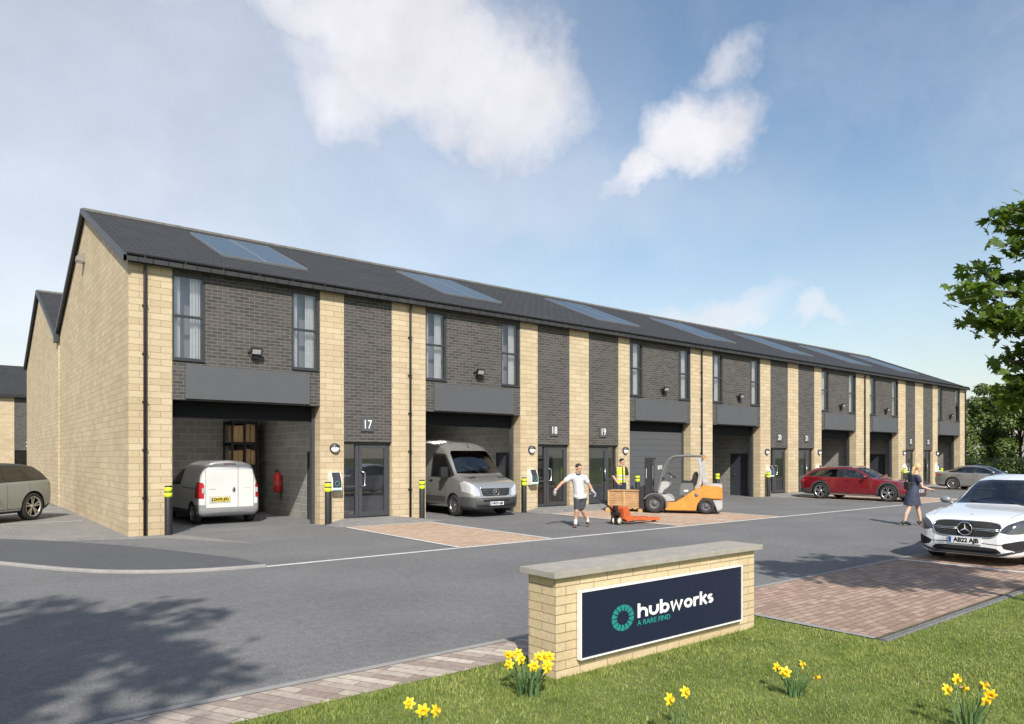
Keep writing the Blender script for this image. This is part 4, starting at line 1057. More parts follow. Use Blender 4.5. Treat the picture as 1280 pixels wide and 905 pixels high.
def suv():
    t=thing('compact_suv','grey green compact suv parked beside the stone gable','car')
    B=Body(SUV); P=paint('sage_green_paint',(.27,.295,.28),.30,.1); mats=[P,hub,cladm,trim,alloy]
    both(B,[(1.0,.18),(1.0,.36),(-.9,.36),(-.9,.18)],mi=3,nmin=.02); both(B,[(-1.6,.2),(-2.3,.2),(-2.3,.50),(-1.8,.40)],mi=3,nmin=0.)
    both(B,[(.98,.305),(.98,.345),(-.88,.345),(-.88,.305)],mi=4,nmin=.02)
    for x in (.55,-.42,-1.2): both(B,[(x-.006,.36),(x+.006,.36),(x-.0,1.04),(x-.012,1.04)],mi=3)
    B.carve([(.9,1.2),(-2.3,1.2),(-2.3,-1.2),(.9,-1.2)],'z',1,lambda c:c.z>1.44,mi=3,nmin=.05)
    both(B,[(.7,1.035),(.06,1.445),(-.3,1.52),(-1.0,1.52),(-1.75,1.46),(-1.97,1.25),(-2.02,1.115),(-.5,1.075)],mi=3)
    for w in ([(.45,1.06),(.08,1.41),(-.38,1.47),(-.40,1.085)],[(-.47,1.09),(-.45,1.475),(-1.12,1.465),(-1.17,1.11)],[(-1.24,1.115),(-1.2,1.462),(-1.68,1.425),(-1.9,1.24),(-1.95,1.14)]):
        for mb in both(B,w): mb.build('side_window',carglass,t)
    B.carve([(-.6,1.16),(-.54,1.42),(.54,1.42),(.6,1.16)],'x',-1,lambda c:c.x<-1.8).build('rear_window',darkglass,t)
    B.carve([(-.7,1.08),(-.55,1.46),(.55,1.46),(.7,1.08)],'x',1,lambda c:0<c.x<.9).build('windscreen',carglass,t)
    for s in (1,-1): B.carve([(-1.88,1.005),(-2.2,.97),(-2.2,.90),(-2.1,.93)],'y',s,nmin=.02).build('tail_light',redlamp,t)
    B.finish('body',mats,t)
    seats(t,[(-.1,.36),(-.1,-.36),(-.95,.36),(-.95,-.36)],seatm,.42)
    for s in (1,-1): mirror(t,.5,s*.92,1.06,trim)
    for x in SUV['axles']:
        for y in (.82,-.82): wheel(t,x,y,.385,.235,.28,'twin5')
    return t
VAN=dict(zt=[(1.93,.72),(1.88,.84),(1.5,1.02),(1.15,1.12),(.45,1.62),(.1,1.75),(-.6,1.80),(-1.6,1.79),(-1.84,1.735),(-1.90,1.68),(-1.93,1.60)],
   zs=[(1.93,.70),(1.5,.92),(1.0,1.02),(0,1.05),(-1.7,1.05),(-1.88,1.03),(-1.93,1.0)],
   zr=[(1.93,.71),(1.5,.99),(1.05,1.09),(.4,1.52),(.0,1.64),(-.6,1.70),(-1.6,1.68),(-1.82,1.65),(-1.90,1.61),(-1.93,1.55)],
   wr=[(1.93,.45),(1.5,.68),(1.0,.74),(.3,.64),(-.6,.66),(-1.6,.655),(-1.82,.645),(-1.93,.60)],
   wm=[(1.93,.60),(1.85,.74),(1.6,.83),(1.0,.855),(-1.5,.86),(-1.80,.84),(-1.89,.81),(-1.93,.765)],
   zb=[(1.93,.4),(1.85,.24),(1.5,.2),(-1.6,.22),(-1.86,.26),(-1.93,.34)],L=3.86,arch=.345,wr_=.31,axles=(1.18,-1.32),tumble=.975,rr=.12)
def small_van():
    t=thing('small_van','small white panel van seen from behind inside the open bay','van')
    B=Body(VAN); P=paint('van_white_paint',(.66,.66,.655),.3,0.); mats=[P,hub,cladm,trim,alloy]
    gb=mat('bumper_grey',(.25,.255,.26),.5,var=.06)
    rl=lambda c:c.x<-1.6
    # rear bumper wraps round the corners
    bp=B.carve([(-.9,.1),(-.9,.56),(-.68,.56),(-.66,.47),(.66,.47),(.68,.56),(.9,.56),(.9,.1)],'x',-1,rl,nmin=.03,push=.012).build('rear_bumper',gb,t)
    B.carve([(-.9,.1),(-.9,.34),(.9,.34),(.9,.1)],'x',-1,rl,nmin=.0,mi=2)
    for s in (1,-1):
        l=[(s*.71,.74),(s*.70,1.08),(s*.72,1.16),(s*.80,1.19),(s*.9,1.14),(s*.9,.74)]
        o=B.carve(l,'x',-1,rl,nmin=.03,push=.008).build('tail_light',redlamp,t)
        MB().bbox(-1.955,-1.90,s*.735-.035,s*.735+.03,.88,1.02,.008).build('lamp_lens',clearl,o)
    # two unequal doors, their seams sunk
    for pl in ([(-.225,.47),(-.225,1.60),(-.213,1.60),(-.213,.47)],[(-.665,.47),(-.665,1.52),(-.655,1.52),(-.655,.47)],[(.655,.47),(.655,1.52),(.665,1.52),(.665,.47)],[(-.665,.475),(.665,.475),(.665,.465),(-.665,.465)],[(-.64,1.55),(.64,1.55),(.64,1.54),(-.64,1.54)]):
        B.carve(pl,'x',-1,rl,mi=3)
    both(B,[(.95,1.06),(.36,1.48),(-.15,1.56),(-.15,1.08)],mi=3)
    for mb in both(B,[(.78,1.09),(.36,1.42),(-.1,1.52),(-.1,1.10)]): mb.build('side_window',darkglass,t)
    B.carve([(-.66,1.13),(-.55,1.55),(.55,1.55),(.66,1.13)],'x',1,lambda c:.3<c.x<1.2).build('windscreen',darkglass,t)
    for x in (.75,-.2): both(B,[(x-.006,.3),(x+.006,.3),(x+.006,1.04),(x-.006,1.04)],mi=3)
    both(B,[(-.3,1.0),(-.3,1.02),(-1.7,1.02),(-1.7,1.0)],mi=3)
    both(B,[(1.0,.15),(1.0,.40),(-1.0,.40),(-1.0,.15)],mi=2,nmin=.02)
    B.finish('body',mats,t)
    MB().bbox(-1.905,-1.88,-.17,.17,1.655,1.70,.008).build('brake_light',redlamp,t)
    rec=MB().bbox(-1.938,-1.92,-.01,.57,.60,.80,.012); rec.build('plate_recess_shade',mat('van_white_shaded',(.50,.50,.49),.4,var=.03),t)  # raised slab in greyer white, painting in the shade of a recess
    plate(t,-1.945,.70,'DH70 JFD',platey,False,y=.27,w=.50)
    MB().ball((-1.94,-.10,.97),.05,16,0,(.35,.85,1.55)).build('door_handle',chrome,t)
    MB().ball((-1.955,-.10,.97),.03,12,0,(.35,.6,2.0)).build('handle_slot',trim,t)
    MB().box(-1.936,-1.93,-.56,-.40,1.0,1.012).box(-1.936,-1.93,.38,.58,.985,.997).build('badge',mat('grey_badge',(.35,.35,.36),.4),t)
    MB().tube([(-.5,0,1.80),(-.85,0,2.0)],.007,5).build('aerial',trim,t)
    for s in (1,-1): mirror(t,.62,s*.85,1.10,trim,1.1)
    for x in VAN['axles']:
        for y in (.745,-.745): wheel(t,x,y,.31,.19,.20,'steel')
    return t
BIG=dict(zt=[(2.60,.62),(2.56,.96),(2.48,1.07),(2.15,1.21),(1.84,1.31),(1.08,2.12),(.78,2.34),(.3,2.45),(-.5,2.49),(-2.4,2.48),(-2.58,2.4),(-2.62,2.3)],
   zs=[(2.60,.60),(2.5,.98),(2.0,1.12),(1.6,1.22),(.8,1.28),(-2.4,1.28),(-2.62,1.2)],
   zr=[(2.60,.61),(2.5,1.03),(2.15,1.18),(1.76,1.28),(1.02,2.03),(.72,2.23),(.3,2.34),(-.5,2.39),(-2.4,2.38),(-2.62,2.25)],
   wr=[(2.60,.60),(2.5,.76),(2.1,.86),(1.7,.90),(1.0,.85),(.4,.83),(-2.4,.83),(-2.62,.80)],
   wm=[(2.60,.74),(2.55,.84),(2.4,.93),(2.0,.985),(1.2,.995),(-2.4,.995),(-2.62,.94)],
   zb=[(2.60,.36),(2.54,.27),(2.2,.25),(-2.4,.28),(-2.62,.34)],L=5.22,arch=.40,wr_=.345,axles=(1.62,-1.63),tumble=.97,rr=.14,mid=.5)
def panel_van():
    t=thing('panel_van','silver panel van nosing out of its bay, with dark bumper and star grille','van')
    B=Body(BIG); P=paint('van_silver_paint',(.43,.425,.415),.24,.65); mats=[P,hub,cladm,trim,alloy]
    fl=lambda c:c.x>1.5
    B.carve([(-1.1,.1),(-1.1,.62),(-.9,.64),(-.6,.60),(.6,.60),(.9,.64),(1.1,.62),(1.1,.1)],'x',1,lambda c:c.x>2.0,nmin=-.3,push=.015).build('front_bumper',cladm,t)
    both(B,[(1.15,.2),(1.15,.62),(-1.1,.62),(-1.1,.2)],mi=2,nmin=.02); both(B,[(1.15,.2),(1.15,.42),(-1.1,.42),(-1.1,.2)],mi=0,nmin=.02)
    gp=[(-.50,.68),(-.56,.90),(.56,.90),(.50,.68),(.4,.655),(-.4,.655)]
    gr=B.carve(gp,'x',1,fl,nmin=.05).build('grille',trim,t)
    mb=MB(); X=2.585
    for z in (.70,.765,.83): mb.tube([(X-.03,-.50,z),(X,-.3,z),(X+.006,0,z),(X,.3,z),(X-.03,.50,z)],.016,6)
    mb.build('grille_bar',cladm,gr)
    mb=MB(); mb.tube([(X-.02,-.50,.665),(X-.05,-.57,.91),(X-.05,.57,.91),(X-.02,.50,.665),(X-.02,-.50,.665)],.015,6); mb.build('grille_rim',alloy,gr)
    MB().lathe([(0,0),(.10,0),(.105,-.01)],24,Matrix.Translation((X+.006,0,.775))@Matrix.Rotation(R(90),4,'Y')).build('badge_disc',hub,gr); star(gr,X+.016,0,.775,.105)
    for s in (1,-1):
        hl=[(s*.60,.66),(s*.80,.68),(s*.97,.80),(s*.96,1.08),(s*.91,1.13),(s*.76,.98),(s*.63,.86)]
        h=B.carve(hl,'x',1,fl,nmin=.03).build('headlight',clearl,t)
        MB().ball((2.50,s*.73,.79),.07,14,0,(.5,1,1)).build('lamp_lens',lampdark,h)
        B.carve([(2.0,s*.42),(2.12,s*.42),(2.12,s*.68),(2.0,s*.70)],'z',1,lambda c:c.z>1,mi=3)
        B.carve([(s*.52,.45),(s*.86,.47),(s*.84,.40),(s*.52,.40)],'x',1,lambda c:c.x>2,mi=3,nmin=.02)
    MB().bbox(2.575,2.625,-.50,.50,.475,.555,.01).build('bumper_slot',hub,t)
    B.carve([(-.84,1.36),(-.76,2.0),(-.68,2.09),(.68,2.09),(.76,2.0),(.84,1.36),(.4,1.345),(-.4,1.345)],'x',1,lambda c:.5<c.x<1.9).build('windscreen',carglass,t)
    both(B,[(1.62,1.29),(.98,1.98),(.2,2.03),(.2,1.22),(1.4,1.22)],mi=3)
    for mb in both(B,[(1.42,1.28),(.95,1.90),(.28,1.95),(.28,1.26)]): mb.build('side_window',darkglass,t)
    for x in (1.18,.1,-1.1): both(B,[(x-.007,.42),(x+.007,.42),(x+.007,1.26 if x>0 else 2.1),(x-.007,1.26 if x>0 else 2.1)],mi=3)
    B.finish('body',mats,t)
    plate(t,2.645,.425,'NK20 AJB',platew,y=.0)
    for s in (1,-1):
        MB().bbox(1.22,1.36,s*1.02-(.02 if s>0 else .24),s*1.02+(.24 if s>0 else .02),1.22,1.56,.04).tube([(1.32,s*.95,1.28),(1.30,s*1.1,1.30)],.03,6).build('door_mirror',trim,t)
        MB().bbox(.18,.36,s*.985-.02,s*.985+.025,1.10,1.14,.01).build('door_handle',trim,t)
    MB().tube([(1.0,.0,2.20),(.88,0,2.32)],.008,5).ball((1.0,0,2.19),.03,8).build('aerial',trim,t)
    seats(t,[(.45,.45),(.45,-.45)],seatm,.75); MB().bbox(1.0,1.55,-.8,.8,.9,1.28,.05).build('dashboard',trim,t); steering(t,.95,-.45,1.32)
    for s in (0,.6): MB().tube([(1.80,.55-s,1.37),(1.55,.05-s,1.635)],.01,5).build('wiper',trim,t)
    for x in BIG['axles']:
        for y in (.865,-.865): wheel(t,x,y,.345,.22,.215,'steel')
    return t
place(small_van(),2.80,3.68,92); place(panel_van(),10.25,1.62,-91.5)
place(estate(),28.3,-3.85,-90); place(saloon(),42.85,-4.1,-90)
place(coupe(),12.97,-13.98,180); v_=suv(); place(v_,-3.05,6.35,-134); v_.scale=(1.07,1.07,1.07)
# ================================================================ forklift, pallet truck, crate
orange=mat('forklift_orange',(.60,.25,.045),.42,coat=.3,var=.16,scale=3.5); lgrey=mat('forklift_grey',(.40,.40,.395),.45,var=.15,scale=4); mgrey=mat('forklift_dark_grey',(.13,.135,.14),.45,var=.08)
def fk(cx,cy): return (-(cx-780)/6.96/35.6,(705-cy)/6.96/37.7)
def poly(*p): return [fk(*q) for q in p]
def forklift():
    t=thing('forklift','orange and grey forklift truck with a black mast lifting at the wooden crate','forklift')
    def prism(name,pts,y0,y1,m,par=None,b=.02):
        mb=MB().prism(pts,'y',y0,y1); me=mb.mesh(name,m); bm=bmesh.new(); bm.from_mesh(me); bmesh.ops.recalc_face_normals(bm,faces=bm.faces)
        if b: bmesh.ops.bevel(bm,geom=[e for e in bm.edges if e.calc_face_angle(0)>.5],offset=b,segments=2,affect='EDGES',clamp_overlap=True)
        bm.to_mesh(me); bm.free(); o=bpy.data.objects.new(name,me); C.objects.link(o); o.parent=par or t; return o
    arch=[fk(985+75*math.cos(q),660-85*math.sin(q)) for q in [R(180-12*i) for i in range(16)]]
    # side panels sweep up from the step to the counterweight
    prism('body',poly((660,680),(905,680))+arch[0:6]+poly((945,575),(1000,560),(952,455),(942,488),(885,502),(812,560),(735,606),(660,608)),-.52,.52,orange)
    prism('counterweight',poly((952,460),(1000,452),(1105,456),(1114,500),(1114,580))+arch[14:4:-1][:0]+poly((1040,578),(985,574),(953,570)),-.53,.53,orange,b=.035)
    prism('counterweight_base',poly((1035,585),(1112,583),(1113,660),(1075,682),(1060,640)),-.50,.50,lgrey)
    prism('rear_cap',poly((962,446),(1108,448),(1113,482),(1080,492),(1000,460)),-.50,.50,lgrey)
    MB().lathe([(0,.54),(.06,.54),(.065,.525)],20,Matrix.Translation((fk(910,540)[0],0,fk(910,540)[1]))@Matrix.Rotation(R(-90),4,'X')).build('filler_cap',mgrey,t)
    prism('chassis',poly((640,690),(1070,690),(1070,600),(640,600)),-.40,.40,blackm,b=0)
    prism('step',poly((600,540),(690,548),(735,600),(660,606)),-.50,.50,lgrey)
    # front fender over the drive wheel
    fd=[fk(573+92*math.cos(q),632-92*math.sin(q)) for q in [R(150-10*i) for i in range(17)]]; fd2=[fk(573+104*math.cos(q),632-104*math.sin(q)) for q in [R(-10+10*i) for i in range(17)]]
    for s in (1,-1): prism('mudguard',fd+fd2,*sorted((s*.32,s*.56)),mgrey,b=.006)
    # dash and steering column
    prism('dashboard',poly((590,535),(600,450),(625,430),(688,432),(690,470),(640,510),(630,540)),-.38,.38,lgrey)
    a=fk(672,440); b=fk(705,375); MB().tube([(a[0],0,a[1]),(b[0],0,b[1])],.03,8).build('steering_column',mgrey,t)
    k=18; c=Vector((b[0],0,b[1])); u=Vector((.45,0,.3)).normalized()
    MB().tube([c+u*(.15*math.cos(2*math.pi*i/k))+Vector((0,1,0))*.16*math.sin(2*math.pi*i/k) for i in range(k+1)],.014,6,caps=False).build('steering_wheel',blackm,t)
    # engine cover and seat
    prism('engine_cover',poly((770,560),(775,480),(785,440),(880,440),(890,500),(820,545)),-.36,.36,mgrey)
    prism('seat',poly((780,440),(785,418),(865,425),(885,345),(912,340),(920,375),(900,470),(860,475)),-.25,.25,blackm,b=.03)
    MB().box(*sorted((fk(808,0)[0],fk(842,0)[0])),.362,.366,fk(0,515)[1],fk(0,500)[1]).build('seat_badge',whitep,t)
    # overhead guard: curved front legs, roof frame, pale rear pillars
    for s in (1,-1):
        y=s*.42
        p=cr([fk(590,525),fk(612,440),fk(640,330),fk(672,255),(fk(720,212)),fk(790,203),fk(900,203),fk(965,207)],5)
        MB().tube([(x,y,z) for x,z in p],.042,8).build('guard_leg',mgrey,t)
        prism('rear_pillar',poly((918,215),(950,212),(962,240),(990,445),(950,452)) if s<0 else poly((915,215),(940,213),(958,300),(950,450),(920,488),(935,380)),*sorted((y-s*.035,y+s*.035)),lgrey)
    mb=MB(); 
    for cx in (760,800,840,880,920,962): x,z=fk(cx,204); mb.box(x-.02,x+.02,-.40,.40,z-.02,z+.02)
    mb.build('guard_bars',mgrey,t)
    x,z=fk(965,207); MB().bbox(x-.05,x+.03,-.46,-.34,z-.06,z+.03,.01).bbox(x-.05,x+.03,.34,.46,z-.06,z+.03,.01).build('rear_lamp',mat('amber_lamp',(.5,.2,.05),.3),t)
    # mast, chains, carriage, forks
    x0,x1=fk(552,0)[0],fk(487,0)[0]; zt=fk(0,217)[1]
    for s in (1,-1):
        MB().bbox(x0+.06,x1,s*.36-.04,s*.36+.04,.10,zt,.006).bbox(x0+.01,x1-.10,s*.27-.03,s*.27+.03,.14,zt-.08,.006).build('mast_rail',blackm,t)
        MB().tube([(x0+.06,s*.2,.2),(x0+.06,s*.2,zt-.12)],.03,8).build('lift_cylinder',mgrey,t)
    MB().bbox(x0+.04,x1,-.36,.36,zt-.14,zt-.06,.006).bbox(x0+.04,x1,-.36,.36,.62,.70,.006).tube([(x0-.02,-.3,zt-.02),(x0-.06,0,zt-.05),(x0-.02,.3,zt-.02)],.018,6).build('mast_crossbar',blackm,t)
    mx=x1+.004; MB().box(x0+.2,x1-.05,.401,.403,fk(0,400)[1],fk(0,315)[1]).build('mast_lettering',whitep,t)
    for s in (1,-1):
        x,z=fk(605,305); MB().bbox(x-.04,x+.04,s*.40-.06,s*.40+.06,z-.07,z+.07,.02).build('work_lamp',lgrey,t)
    cx0,cx1=fk(486,0)[0],fk(440,0)[0]
    MB().bbox(cx0+.005,cx1-.03,-.46,.46,.16,.26,.01).bbox(cx0+.005,cx1-.03,-.46,.46,.52,.62,.01).bbox(cx0+.005,cx1-.02,-.48,-.42,.1,.88,.01).bbox(cx0+.005,cx1-.02,.42,.48,.1,.88,.01).bbox(cx0+.005,cx1-.02,-.02,.02,.26,.52,.01).build('fork_carriage',blackm,t)
    for s in (1,-1): MB().prism([(cx1-.03,.05),(cx1+1.07,.07),(cx1+1.07,.085),(cx1+.03,.095),(cx1+.02,.60),(cx1-.03,.60)],'y',s*.24-.06,s*.24+.06).build('fork',blackm,t)
    gh=mat('forklift_rim',(.10,.10,.105),.5,var=.1)
    for (px,r,w,y) in ((573,.325,.25,.47),(988,.265,.2,.45)):
        x=fk(px,0)[0]
        for s in (1,-1):
            M=Matrix.Rotation(R(-90),4,'X'); 
            ty=MB().lathe([(r*.55,-w/2),(r*.9,-w/2),(r*.98,-w/2+.03),(r,-w/2+.07),(r,w/2-.07),(r*.98,w/2-.03),(r*.9,w/2),(r*.58,w/2+.004),(r*.55,w/2-.02)],32,M)
            w_=MB().lathe([(0,w/2-.05),(r*.2,w/2-.03),(r*.22,w/2-.06),(r*.45,w/2-.07),(r*.56,w/2-.01),(r*.56,-w/2),(0,-w/2)],24,M)
            for k in range(6):
                q=math.pi*k/3; w_.ball((r*.33*math.cos(q),w/2-.06,r*.33*math.sin(q)),.018,8)
            o=w_.build('wheel',gh,t); o.location=(x,s*y,r); o.rotation_euler=(0,0,0 if s>0 else math.pi); ty.build('tyre',tyrem,o)
    return t
f=forklift(); f.location=(16.14,-3.52,.014); f.rotation_euler=(0,0,R(124.2))
wood=mat('crate_timber',(.40,.24,.12),.75,var=.22,scale=5,bmp=.15,bscale=40); wood2=mat('pallet_timber',(.46,.31,.13),.8,var=.2,scale=6)
PT=thing('pallet','pale timber pallet under the wooden crate on the forklift forks','pallet',(14.37,-1.69,.016),R(-59.6))
for y in (.0,.42,.84): MB().box(.0,1.26,y,y+.1,.0,.018).build('bottom_board',wood2,PT)
for y in (.0,.42,.84):
    for x in (0.,.56,1.12): MB().box(x,x+.14,y,y+.1,.018,.105).build('block',wood2,PT)
mb=MB()
for k in range(7): mb.box(.0+k*.19,.0+k*.19+.12,0,.94,.105,.125)
mb.build('deck_boards',wood2,PT)
CRT=thing('crate','wooden plank crate standing on a pallet between two doors and the forklift','crate',(14.37,-1.69,.143),R(-59.6))
mb=MB(); rr=random.Random(3)
for k in range(7):
    z=.0+k*.083; 
    for (a,b,c,d) in ((.07,1.19,.10,.12),(.07,1.19,.86,.88),(.07,.09,.12,.86),(1.17,1.19,.12,.86)): mb.bbox(a,b,c-rr.random()*.004,d,z+.004,z+.079,.004)
mb.build('planks',wood,CRT)
mb=MB()
for x in (.06,.60,1.15): mb.bbox(x,x+.05,.07,.099,-.005,.60,.004).bbox(x,x+.05,.882,.91,-.005,.60,.004)
mb.build('battens',wood2,CRT)
MB().bbox(.05,1.21,.06,.92,.585,.605,.004).build('lid',wood,CRT)
redor=mat('truck_orange_red',(.52,.11,.028),.45,coat=.2,var=.18,scale=6)
PJ=thing('pallet_truck','orange red hand pallet truck pulled by the man in shorts','pallet truck',(11.3,-5.08,.014),R(3))
for s in (1,-1):
    MB().prism([(.16,.085),(.30,.20),(.36,.20),(1.56,.13),(1.62,.07),(1.6,.04),(.4,.10)],'y',s*.20-.08,s*.20+.08).build('fork',redor,PJ)
    MB().lathe([(0,-.05),(.04,-.05),(.04,.05),(0,.05)],16,Matrix.Translation((1.42,s*.2,.04))@Matrix.Rotation(R(90),4,'X')).build('roller',tyrem,PJ)
MB().prism([(.05,.16),(.24,.08),(.36,.21),(.18,.50),(.0,.50),(-.02,.44)],'y',-.24,.24).build('body',redor,PJ)
MB().tube([(-.02,0,.12),(-.02,0,.50)],.055,10).bbox(-.12,.08,-.12,.12,.26,.34,.02).bbox(-.12,.02,-.05,.05,.36,.52,.02).tube([(.1,-.12,.2),(.3,-.12,.13)],.018,6).build('pump',blackm,PJ)
creamw=mat('cream_wheel',(.62,.58,.45),.5,var=.06)
for s in (1,-1):
    M=Matrix.Translation((-.02,s*.10,.10))@Matrix.Rotation(R(-90),4,'X')
    o=MB().lathe([(0,-.03),(.085,-.03),(.085,.03),(.05,.032),(.035,.02),(.0,.02)],20,M).build('wheel',creamw,PJ); MB().lathe([(.085,-.028),(.1,-.024),(.1,.024),(.085,.028)],20,M).build('tyre',tyrem,o)
HT=Vector((-.91,.06,.885))
MB().tube([(-.05,0,.34),tuple(HT*.95+Vector((0,0,.02)))],[.028,.02],8).build('handle_shaft',blackm,PJ)
d=Vector((-.86,.06,.54)).normalized(); sd_=Vector((0,1,0)); k=20
MB().tube([HT+d*(.07*math.cos(2*math.pi*i/k)+.02)+sd_*(.13*math.sin(2*math.pi*i/k)) for i in range(k+1)],.014,6,caps=False).build('handle_loop',steel,PJ)
# ================================================================ people
def capsule(mb,p,q,r1,r2,n=12):
    p,q=Vector(p),Vector(q); ax=(q-p); l=ax.length
    M=Matrix.Translation(p)@ax.to_track_quat('Z','Y').to_matrix().to_4x4()
    pr=[(max(1e-4,r1*math.sin(math.pi/2*i/4)),-r1*math.cos(math.pi/2*i/4)) for i in range(5)]+[(max(1e-4,r2*math.cos(math.pi/2*i/4)),l+r2*math.sin(math.pi/2*i/4)) for i in range(5)]
    bm=bmesh.new(); t=MB().lathe(pr,n,M); me=t.mesh('t',[]); bm.from_mesh(me); bmesh.ops.holes_fill(bm,edges=bm.edges); bmesh.ops.recalc_face_normals(bm,faces=bm.faces); mb.frombm(bm,0,True); bpy.data.meshes.remove(me)
def ell(mb,c,r,M=None): 
    bm=bmesh.new(); bmesh.ops.create_uvsphere(bm,u_segments=18,v_segments=12,radius=1)
    for v in bm.verts:
        q=Vector((v.co.x*r[0],v.co.y*r[1],v.co.z*r[2])); v.co=(M@q if M else q)+Vector(c)
    mb.frombm(bm,0,True)
def fuse(name,mb,m,parent,vox=.011,it=3,cut=None):
    o=mb.build(name,m,parent); md=o.modifiers.new('r','REMESH'); md.mode='VOXEL'; md.voxel_size=vox; md.use_smooth_shade=True
    sm=o.modifiers.new('s','SMOOTH'); sm.iterations=it; sm.factor=.5
    me=evmesh(o); o.modifiers.clear(); old=o.data; o.data=me; bpy.data.meshes.remove(old)
    if cut:
        bm=bmesh.new(); bm.from_mesh(me)
        for co,no in cut:
            bmesh.ops.bisect_plane(bm,geom=bm.verts[:]+bm.edges[:]+bm.faces[:],plane_co=co,plane_no=no,clear_outer=True)
        bm.to_mesh(me); bm.free()
    for p in me.polygons: p.use_smooth=True
    if not me.materials: me.materials.append(m)
    return o
skin=mat('skin',(.50,.29,.20),.55,var=.06,scale=8); 
eyem=mat('eye_white',(.6,.6,.58),.3,var=0)
def hand(mb,w,d,up,r=.010,curl=.5,side=1):
    # palm, four unequal bent fingers and a thumb leaving the side near the wrist
    w=Vector(w); d=Vector(d).normalized(); up=Vector(up); up=(up-d*up.dot(d)).normalized(); sdv=d.cross(up)*side
    capsule(mb,w,w+d*.05,.024,.027); 
    for i,(o,l) in enumerate(((-.030,.068),(-.010,.078),(.010,.073),(.029,.056))):
        a=w+d*.068+sdv*o; b=a+d*l*.45+up*(-curl*.02); c=b+d*l*.3-up*(curl*l*.45); e=c+d*l*.08-up*(curl*l*.45)
        capsule(mb,w+d*.03+sdv*o*.8,a,.014,.0115,8); capsule(mb,a,b,.0115,.0105,8); capsule(mb,b,c,.0105,.0095,8); capsule(mb,c,e,.0095,.008,8)
    a=w+d*.022-sdv*.022; b=a-sdv*.030+d*.030-up*.008; c=b+d*.030-up*.012*curl
    capsule(mb,a,b,.014,.012,8); capsule(mb,b,c,.012,.009,8)
def head(mb,c,s,face,tilt=0):
    # face: unit direction the face looks at
    f=Vector(face).normalized(); r=f.cross(Vector((0,0,1))).normalized(); u=r.cross(f)
    M=Matrix((( r.x,f.x,u.x),(r.y,f.y,u.y),(r.z,f.z,u.z)))
    c=Vector(c)
    ell(mb,c+u*.02*s,(.076*s,.095*s,.098*s),M); ell(mb,c-u*.045*s+f*.018*s,(.058*s,.068*s,.075*s),M)      # skull, jaw
    capsule(mb,c+u*.015*s+f*.088*s,c-u*.022*s+f*.107*s,.010*s,.015*s,8)                                    # nose
    ell(mb,c-u*.055*s+f*.082*s,(.026*s,.012*s,.012*s),M)                                                     # mouth
    ell(mb,c+u*.034*s+f*.082*s,(.05*s,.014*s,.010*s),M)                                                      # brow
    for e in (-1,1): ell(mb,c+r*e*.078*s-u*.002*s-f*.005*s,(.012*s,.022*s,.032*s),M)                         # ears
    return f,r,u,c
def facebits(parent,fr,s,hairm,long=False):
    f,r,u,c=fr
    M=Matrix((( r.x,f.x,u.x),(r.y,f.y,u.y),(r.z,f.z,u.z)))
    for e in (-1,1):
        o=MB(); ell(o,c+r*e*.031*s+u*.014*s+f*.086*s,(.011*s,.008*s,.006*s),M); o.build('eye',mat('iris_dark',(.03,.02,.015),.3,var=0),parent)
    hb=MB(); ell(hb,c+u*.040*s-f*.012*s,(.083*s,.100*s,.090*s),M)
    h=hb.build('hair',hairm,parent); me=h.data; bm=bmesh.new(); bm.from_mesh(me)
    # leave the face free: cut the cap along a slanted hairline
    bmesh.ops.bisect_plane(bm,geom=bm.verts[:]+bm.edges[:]+bm.faces[:],plane_co=c+f*.052*s+u*.055*s,plane_no=(f*.80-u*.60),clear_outer=True)
    bmesh.ops.bisect_plane(bm,geom=bm.verts[:]+bm.edges[:]+bm.faces[:],plane_co=c-u*.035*s,plane_no=-u+f*.25,clear_outer=True)
    bmesh.ops.holes_fill(bm,edges=bm.edges); bm.to_mesh(me); bm.free(); return h
def limb(mb,pts,rs):
    for i in range(len(pts)-1): capsule(mb,pts[i],pts[i+1],rs[i],rs[i+1])
V=lambda *a:Vector(a)
def shoe(parent,ank,toe,m,sole,heel=0):
    a=V(*ank); d=V(toe[0]-ank[0],toe[1]-ank[1],0).normalized()
    h=a-d*.055; mb=MB(); capsule(mb,V(h.x,h.y,.05+heel),V(h.x,h.y,.05+heel)+d*.10,.042,.042); e=V(h.x,h.y,.036)+d*.20; capsule(mb,V(h.x,h.y,.05+heel)+d*.10,e,.043,.034); capsule(mb,a+V(0,0,.0),V(h.x,h.y,.06+heel)+d*.04,.042,.045)
    o=fuse('shoe',mb,m,parent,.009,2,[((0,0,.0),(0,0,-1))])
    return o
